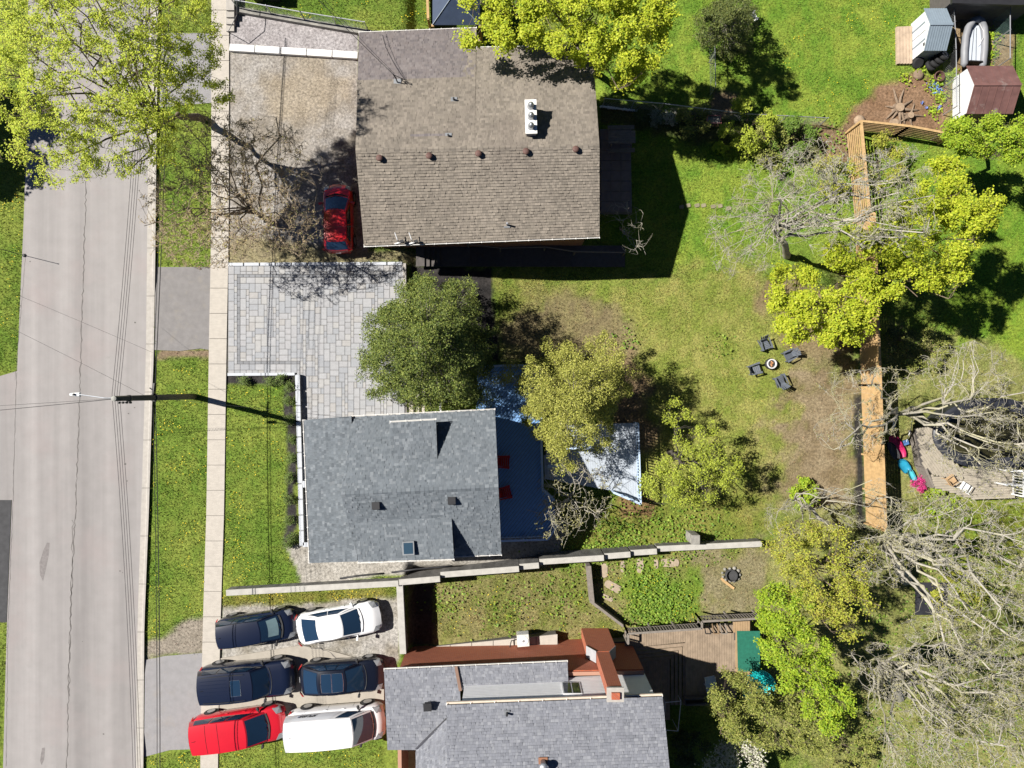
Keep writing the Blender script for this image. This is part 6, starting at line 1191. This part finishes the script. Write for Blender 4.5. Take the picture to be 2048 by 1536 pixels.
patch_leaves('garden_weeds', 'low leafy weeds and ground cover in the garden lots', [(1310,1190,1.1,900),(1340,1220,.7,400),(1290,1230,.8,400),(1370,1080,.6,220),(1250,1070,1.2,500),(1160,1100,.9,300),(1330,1060,1.2,350),(1230,1085,.8,300),(905,1200,.8,160),(1000,1220,1.2,260),(1120,1190,1.0,260),(1420,1060,1.0,200),(1440,690,.5,60),(1250,680,.5,60),(1530,290,.8,300),(1750,1250,1.5,260),(1880,1130,2.2,500),(1960,1300,2.4,500),(1850,1480,2.4,600),(2000,1440,2.4,500),(1720,1440,1.5,260),(1960,1080,2,450),(1650,300,1.2,260),(1740,400,1.8,420),(1830,640,1.5,260)], leafmat('weed_leaves', [(.15,.27,.03),(.20,.32,.035),(.12,.21,.03),(.26,.34,.05)], .3), .13)
patch_leaves('hosta_clump', 'fresh spiky clump at the edge of the soil shade', [(1440,297,.16,60)], L_green, .3)
# little things on the north lawns
def plastic_chair(label, at, z, rz, m, grp=None):
    p = P(*at, z); t = thing('garden_chair', label, 'chair', p, rz, grp); K = dict(parent=t, local=True); obj('seat', MB().obox((0,0,.42), .52, .52, .035), m, bevel=.012, **K); obj('backrest', MB().hexa([(-.24,-.21,.43),(-.20,-.21,.43),(-.20,.21,.43),(-.24,.21,.43),(-.36,-.19,.88),(-.33,-.19,.88),(-.33,.19,.88),(-.36,.19,.88)]), m, **K)
    for x_ in (-.19,.19):
        for y_ in (-.19,.19): obj('leg', MB().tube([(x_,y_,.42),(x_*1.2,y_*1.2,0)], .02, 6), m, **K)
    for y_ in (-.25,.25): obj('armrest', MB().obox((-.02,y_,.62), .46, .05, .03), m, **K)
    return t
m_plw = mat('white_resin', (.66,.66,.64), rough=.4, noise=.03)
plastic_chair('white resin chair beside the spruce on the north lawn', (1500,42), None, .4, m_plw)
wg = P(1424, 244); wag = thing('toy_wagon', 'small pink-rimmed wagon with coloured toys under the wire fence', 'wagon', wg); obj('tray', MB().obox(wg+U*.25, .85, .42, .05, 0), m_oldconc, wag); m_pink = mat('pink_metal', (.50,.16,.17), rough=.5)
for a_, b_ in (((-.45,-.23),(.45,-.23)),((.45,-.23),(.38,.23)),((.38,.23),(-.38,.23)),((-.38,.23),(-.45,-.23))): obj('rim', MB().tube([wg+Vector((*a_,.42)), wg+Vector((*b_,.42))], .022, 6), m_pink, wag)
for k in range(5): obj('toy', MB().lathe([(.03,0),(.07,.05),(.03,.12)], wg+Vector((-.3+k*.15,-.28,.12)), 8), [m_pink, m_plw, m_fence, m_rust, m_fence][k], wag)
ed = thing('white_edging', 'ragged white border stones beside the brown house lawn', 'edging', P(1230, 218)); rsx = random.Random(8)
for k in range(16): q = P(1202+k*5, 214+k*.6); obj('stone', MB().obox(q+U*.05, .16, .12*rsx.uniform(.7,1.3), .12, rsx.uniform(-.4,.4)), m_plw, ed)
# canopy with dark roof north of the houses
gz = P(905, -15, 1.5); gb_ = thing('gazebo', 'dark blue hip-roofed garden gazebo on golden timber posts', 'gazebo', (gz.x, gz.y, -.9)); m_gz = mat('navy_metal_roof', (.035,.05,.085), rough=.4, noise=.1); a_, b_, c_, d_ = P(865,50,1.5), P(960,50,1.5), P(960,-60,1.5), P(865,-60,1.5); t1 = P(905,-8,2.3)
for k, (q, r_) in enumerate(((a_, b_), (b_, c_), (c_, d_), (d_, a_))): obj('roof_panel', MB().face([q, r_, t1]), m_gz, gb_); obj('hip_rib', MB().tube([q+U*.02, t1+U*.02], .025, 5), MATS['slate_blue_metal_roof'], gb_); obj('post', MB().box(q.x-.07, q.x+.07, q.y-.07, q.y+.07, -1.4, q.z-.02), m_fence, gb_)
board_fence('golden board fence beside the dark gazebo', [(858,-60),(862,62)], 1.3, 7, .012, m_fence, face=-1)
st_ = thing('entry_steps', 'grey concrete entry steps with iron rail at the top of the sidewalk', 'steps', P(470, 10, 0)); 
for i in range(4): obj('step', MB().prism(PP([(452,-40+0),(468+i*0,-40),(468,62-i*14),(452,62-i*14)], .12*(i+1))[::-1], 0, .12*(i+1)), m_conc, st_)
obj('rail', MB().tube([P(456,64,.9), P(474,30,1.2), P(474,-30,1.3)], .022, 6), m_black, st_); obj('rail', MB().tube([P(456,64,.9), P(456,64,.05)], .022, 6), m_black, st_)
for i, px_ in enumerate((520, 552)):
    p = P(px_, -4, 0); bn_ = thing('wheeled_bin', ['black wheeled bin next to the iron entry rail','black wheeled bin beside the chain-link fence'][i], 'bin', p); obj('body', MB().hexa([p+Vector(q) for q in ((-.25,-.28,.05),(.25,-.28,.05),(.25,.28,.05),(-.25,.28,.05),(-.3,-.34,.95),(.3,-.34,.95),(.3,.34,.95),(-.3,.34,.95))]), m_black, bn_); obj('lid', MB().obox(p+U*.98, .64, .72, .05), m_trim, bn_, bevel=.02)
nb = thing('dark_roofed_building', 'corner of a dark flat-roofed building at the north end of the boat yard', 'building', P(1990, -20)); obj('roof', MB().prism(PP([(1905,-90),(2090,-90),(2090,4),(2042,10),(1905,6)], .3)[::-1], .1, .3), m_black, nb); obj('wall', MB().prism(PP([(1908,-90),(2088,-90),(2088,-2),(1908,0)], .3)[::-1], -2.2, .1), m_dkwood, nb)
prn = thing('pallet', 'grey slatted pallet leaning by the dark-roofed building', 'pallet', P(1925, 14)); 
for k in range(11): q = P(1898+k*6, 14, -1.6); obj('slat', MB().obox(q, .07, .42, .03, -.35), m_oldwood, prn)
for y_ in (-.18,.18): obj('rail', MB().beam(P(1895,14,-1.57)+Vector((0,y_,0)), P(1962,14,-1.57)+Vector((0,y_,0)), .06, .03), m_oldwood, prn)
# ---------------------------------------------------------------- pool yard to the east
pc = P(1985, 868, -.9); pl = thing('swimming_pool', 'above-ground pool with black liner and murky winter water', 'pool', (pc.x, pc.y, -2)); m_lin = mat('black_pool_cover', (.028,.030,.038), rough=.45, noise=.15); m_wat = mat('murky_water', (.030,.028,.012), rough=.06, noise=.3, nscale=1.5, spec=.6)
ell = lambda rx, ry, z_, n=40: [Vector((pc.x+rx*math.cos(t), pc.y+ry*math.sin(t), z_)) for t in np.linspace(0, 2*math.pi, n+1)[:-1]]
obj('wall', MB().grid([e_+[e_[0]] for e_ in (ell(3.6,2.15,-2.1), ell(3.6,2.15,-.85))]), m_lin, pl); obj('rim', MB().grid([e_+[e_[0]] for e_ in (ell(3.62,2.17,-.86), ell(3.62,2.17,-.78), ell(3.3,1.85,-.80), ell(2.9,1.45,-1.05))]), m_lin, pl, smooth=True); obj('water', MB().face(ell(2.95,1.5,-1.03)), m_wat, pl)
pdk = thing('pool_deck', 'weathered grey timber deck curving round the pool', 'deck', P(1900, 950)); m_pdk = mat('silvered_deck_boards', (.34,.30,.235), rough=.9, isv=.12, noise=.15, nscale=4)
deck(pdk, [(1832,858),(1868,852),(1872,880),(1888,912),(1925,936),(1928,962),(1868,950),(1846,930)], -.95, R(125), m_pdk); deck(pdk, [(1926,936),(2030,938),(2030,996),(1950,999),(1870,975),(1862,950),(1926,963)], -.95, R(2), m_pdk); railing(pdk, [(1996,938),(2024,938),(2024,988)], -.95, .95, m_plw, bal=.16, bw=.05); railing(pdk, [(1990,965),(2022,967)], -.95, .9, m_plw, bal=.16, bw=.05)
plastic_chair('white resin chair on the pool deck', (1920,972), -.95, 1.0, m_plw); plastic_chair('black-framed chair with tan cushion on the pool deck', (1893,958), -.95, .6, mat('tan_cushion', (.42,.28,.15), rough=.8))
board_fence('grey slat fence along the outside of the pool deck', [(1818,862),(1830,930),(1848,970)], .9, 6, .05, m_oldwood, name='slat_fence', face=-1)
def kayak(name, label, pts, w_, m, z, cat):
    q = [P(a, b, z) for a, b in pts]; d = (q[-1]-q[0]); L_ = d.length; d.normalize(); n = Vector((-d.y, d.x, 0)); rows = []
    for t in np.linspace(0, 1, 9):
        c = q[0].lerp(q[-1], t); hw = w_/2*(1-abs(2*t-1)**4*.55); rows.append([c-n*hw+U*.22, c-n*hw*.8+U*.05, c+U*0.02, c+n*hw*.8+U*.05, c+n*hw+U*.22, c+n*hw*.85+U*.20])
    return single(name, MB().grid(rows), m, label, cat, smooth=True)
kayak('sled', 'pink plastic sled leaning beside the timber fence', [(1780,872),(1803,916)], .72, mat('hot_pink_plastic', (.42,.02,.10), rough=.35, noise=.05), -1.9, 'sled'); kayak('sled', 'dark grey plastic sled overlapping the pink one', [(1775,885),(1792,918)], .5, mat('dark_grey_plastic', (.06,.06,.065), rough=.4), -1.65, 'sled'); kayak('sled', 'teal blue plastic sled next to the pink one', [(1797,920),(1814,944)], .62, mat('teal_plastic', (.02,.22,.34), rough=.35), -1.9, 'sled'); kayak('sled', 'narrow light teal sled behind the blue one', [(1815,938),(1826,962)], .35, mat('light_teal_plastic', (.06,.34,.40), rough=.35), -1.9, 'sled')
bk = P(1812, 885, -1.6); nt_ = thing('pool_net', 'blue skimmer net on a white pole beside the slat fence', 'net', bk); obj('net', MB().obox(bk, .32, .30, .04, .3), mat('blue_net', (.06,.14,.32), noise=.2), nt_); obj('handle', MB().tube([bk, P(1822,858,-1.5), P(1826,830,-1.4)], .02, 6), m_white, nt_)
single('white_board', MB().prism(PP([(1789,832),(1795,832),(1790,858),(1784,858)], -1.7)[::-1], -1.76, -1.7), m_plw, 'white plank lying between timber fence and pool', 'plank')
tp = P(1862, 1190); single('dark_tarp', MB().grid([[P(1830+i*13, 1165+j*13, -1.9+.12*random.random()) for i in range(6)] for j in range(6)]), mat('black_tarp', (.03,.03,.035), rough=.4), 'crumpled black tarpaulin on the ground under the towering bare tree', 'tarp')
bg = P(2010, 302); single('trash_can', MB().lathe([(.22,0),(.27,.5),(.28,.52),(.24,.56),(.05,.6)], bg, 16), mat('bright_blue_plastic', (.02,.25,.60), rough=.4), 'bright blue lidded can under the lime tree', 'can', smooth=True)
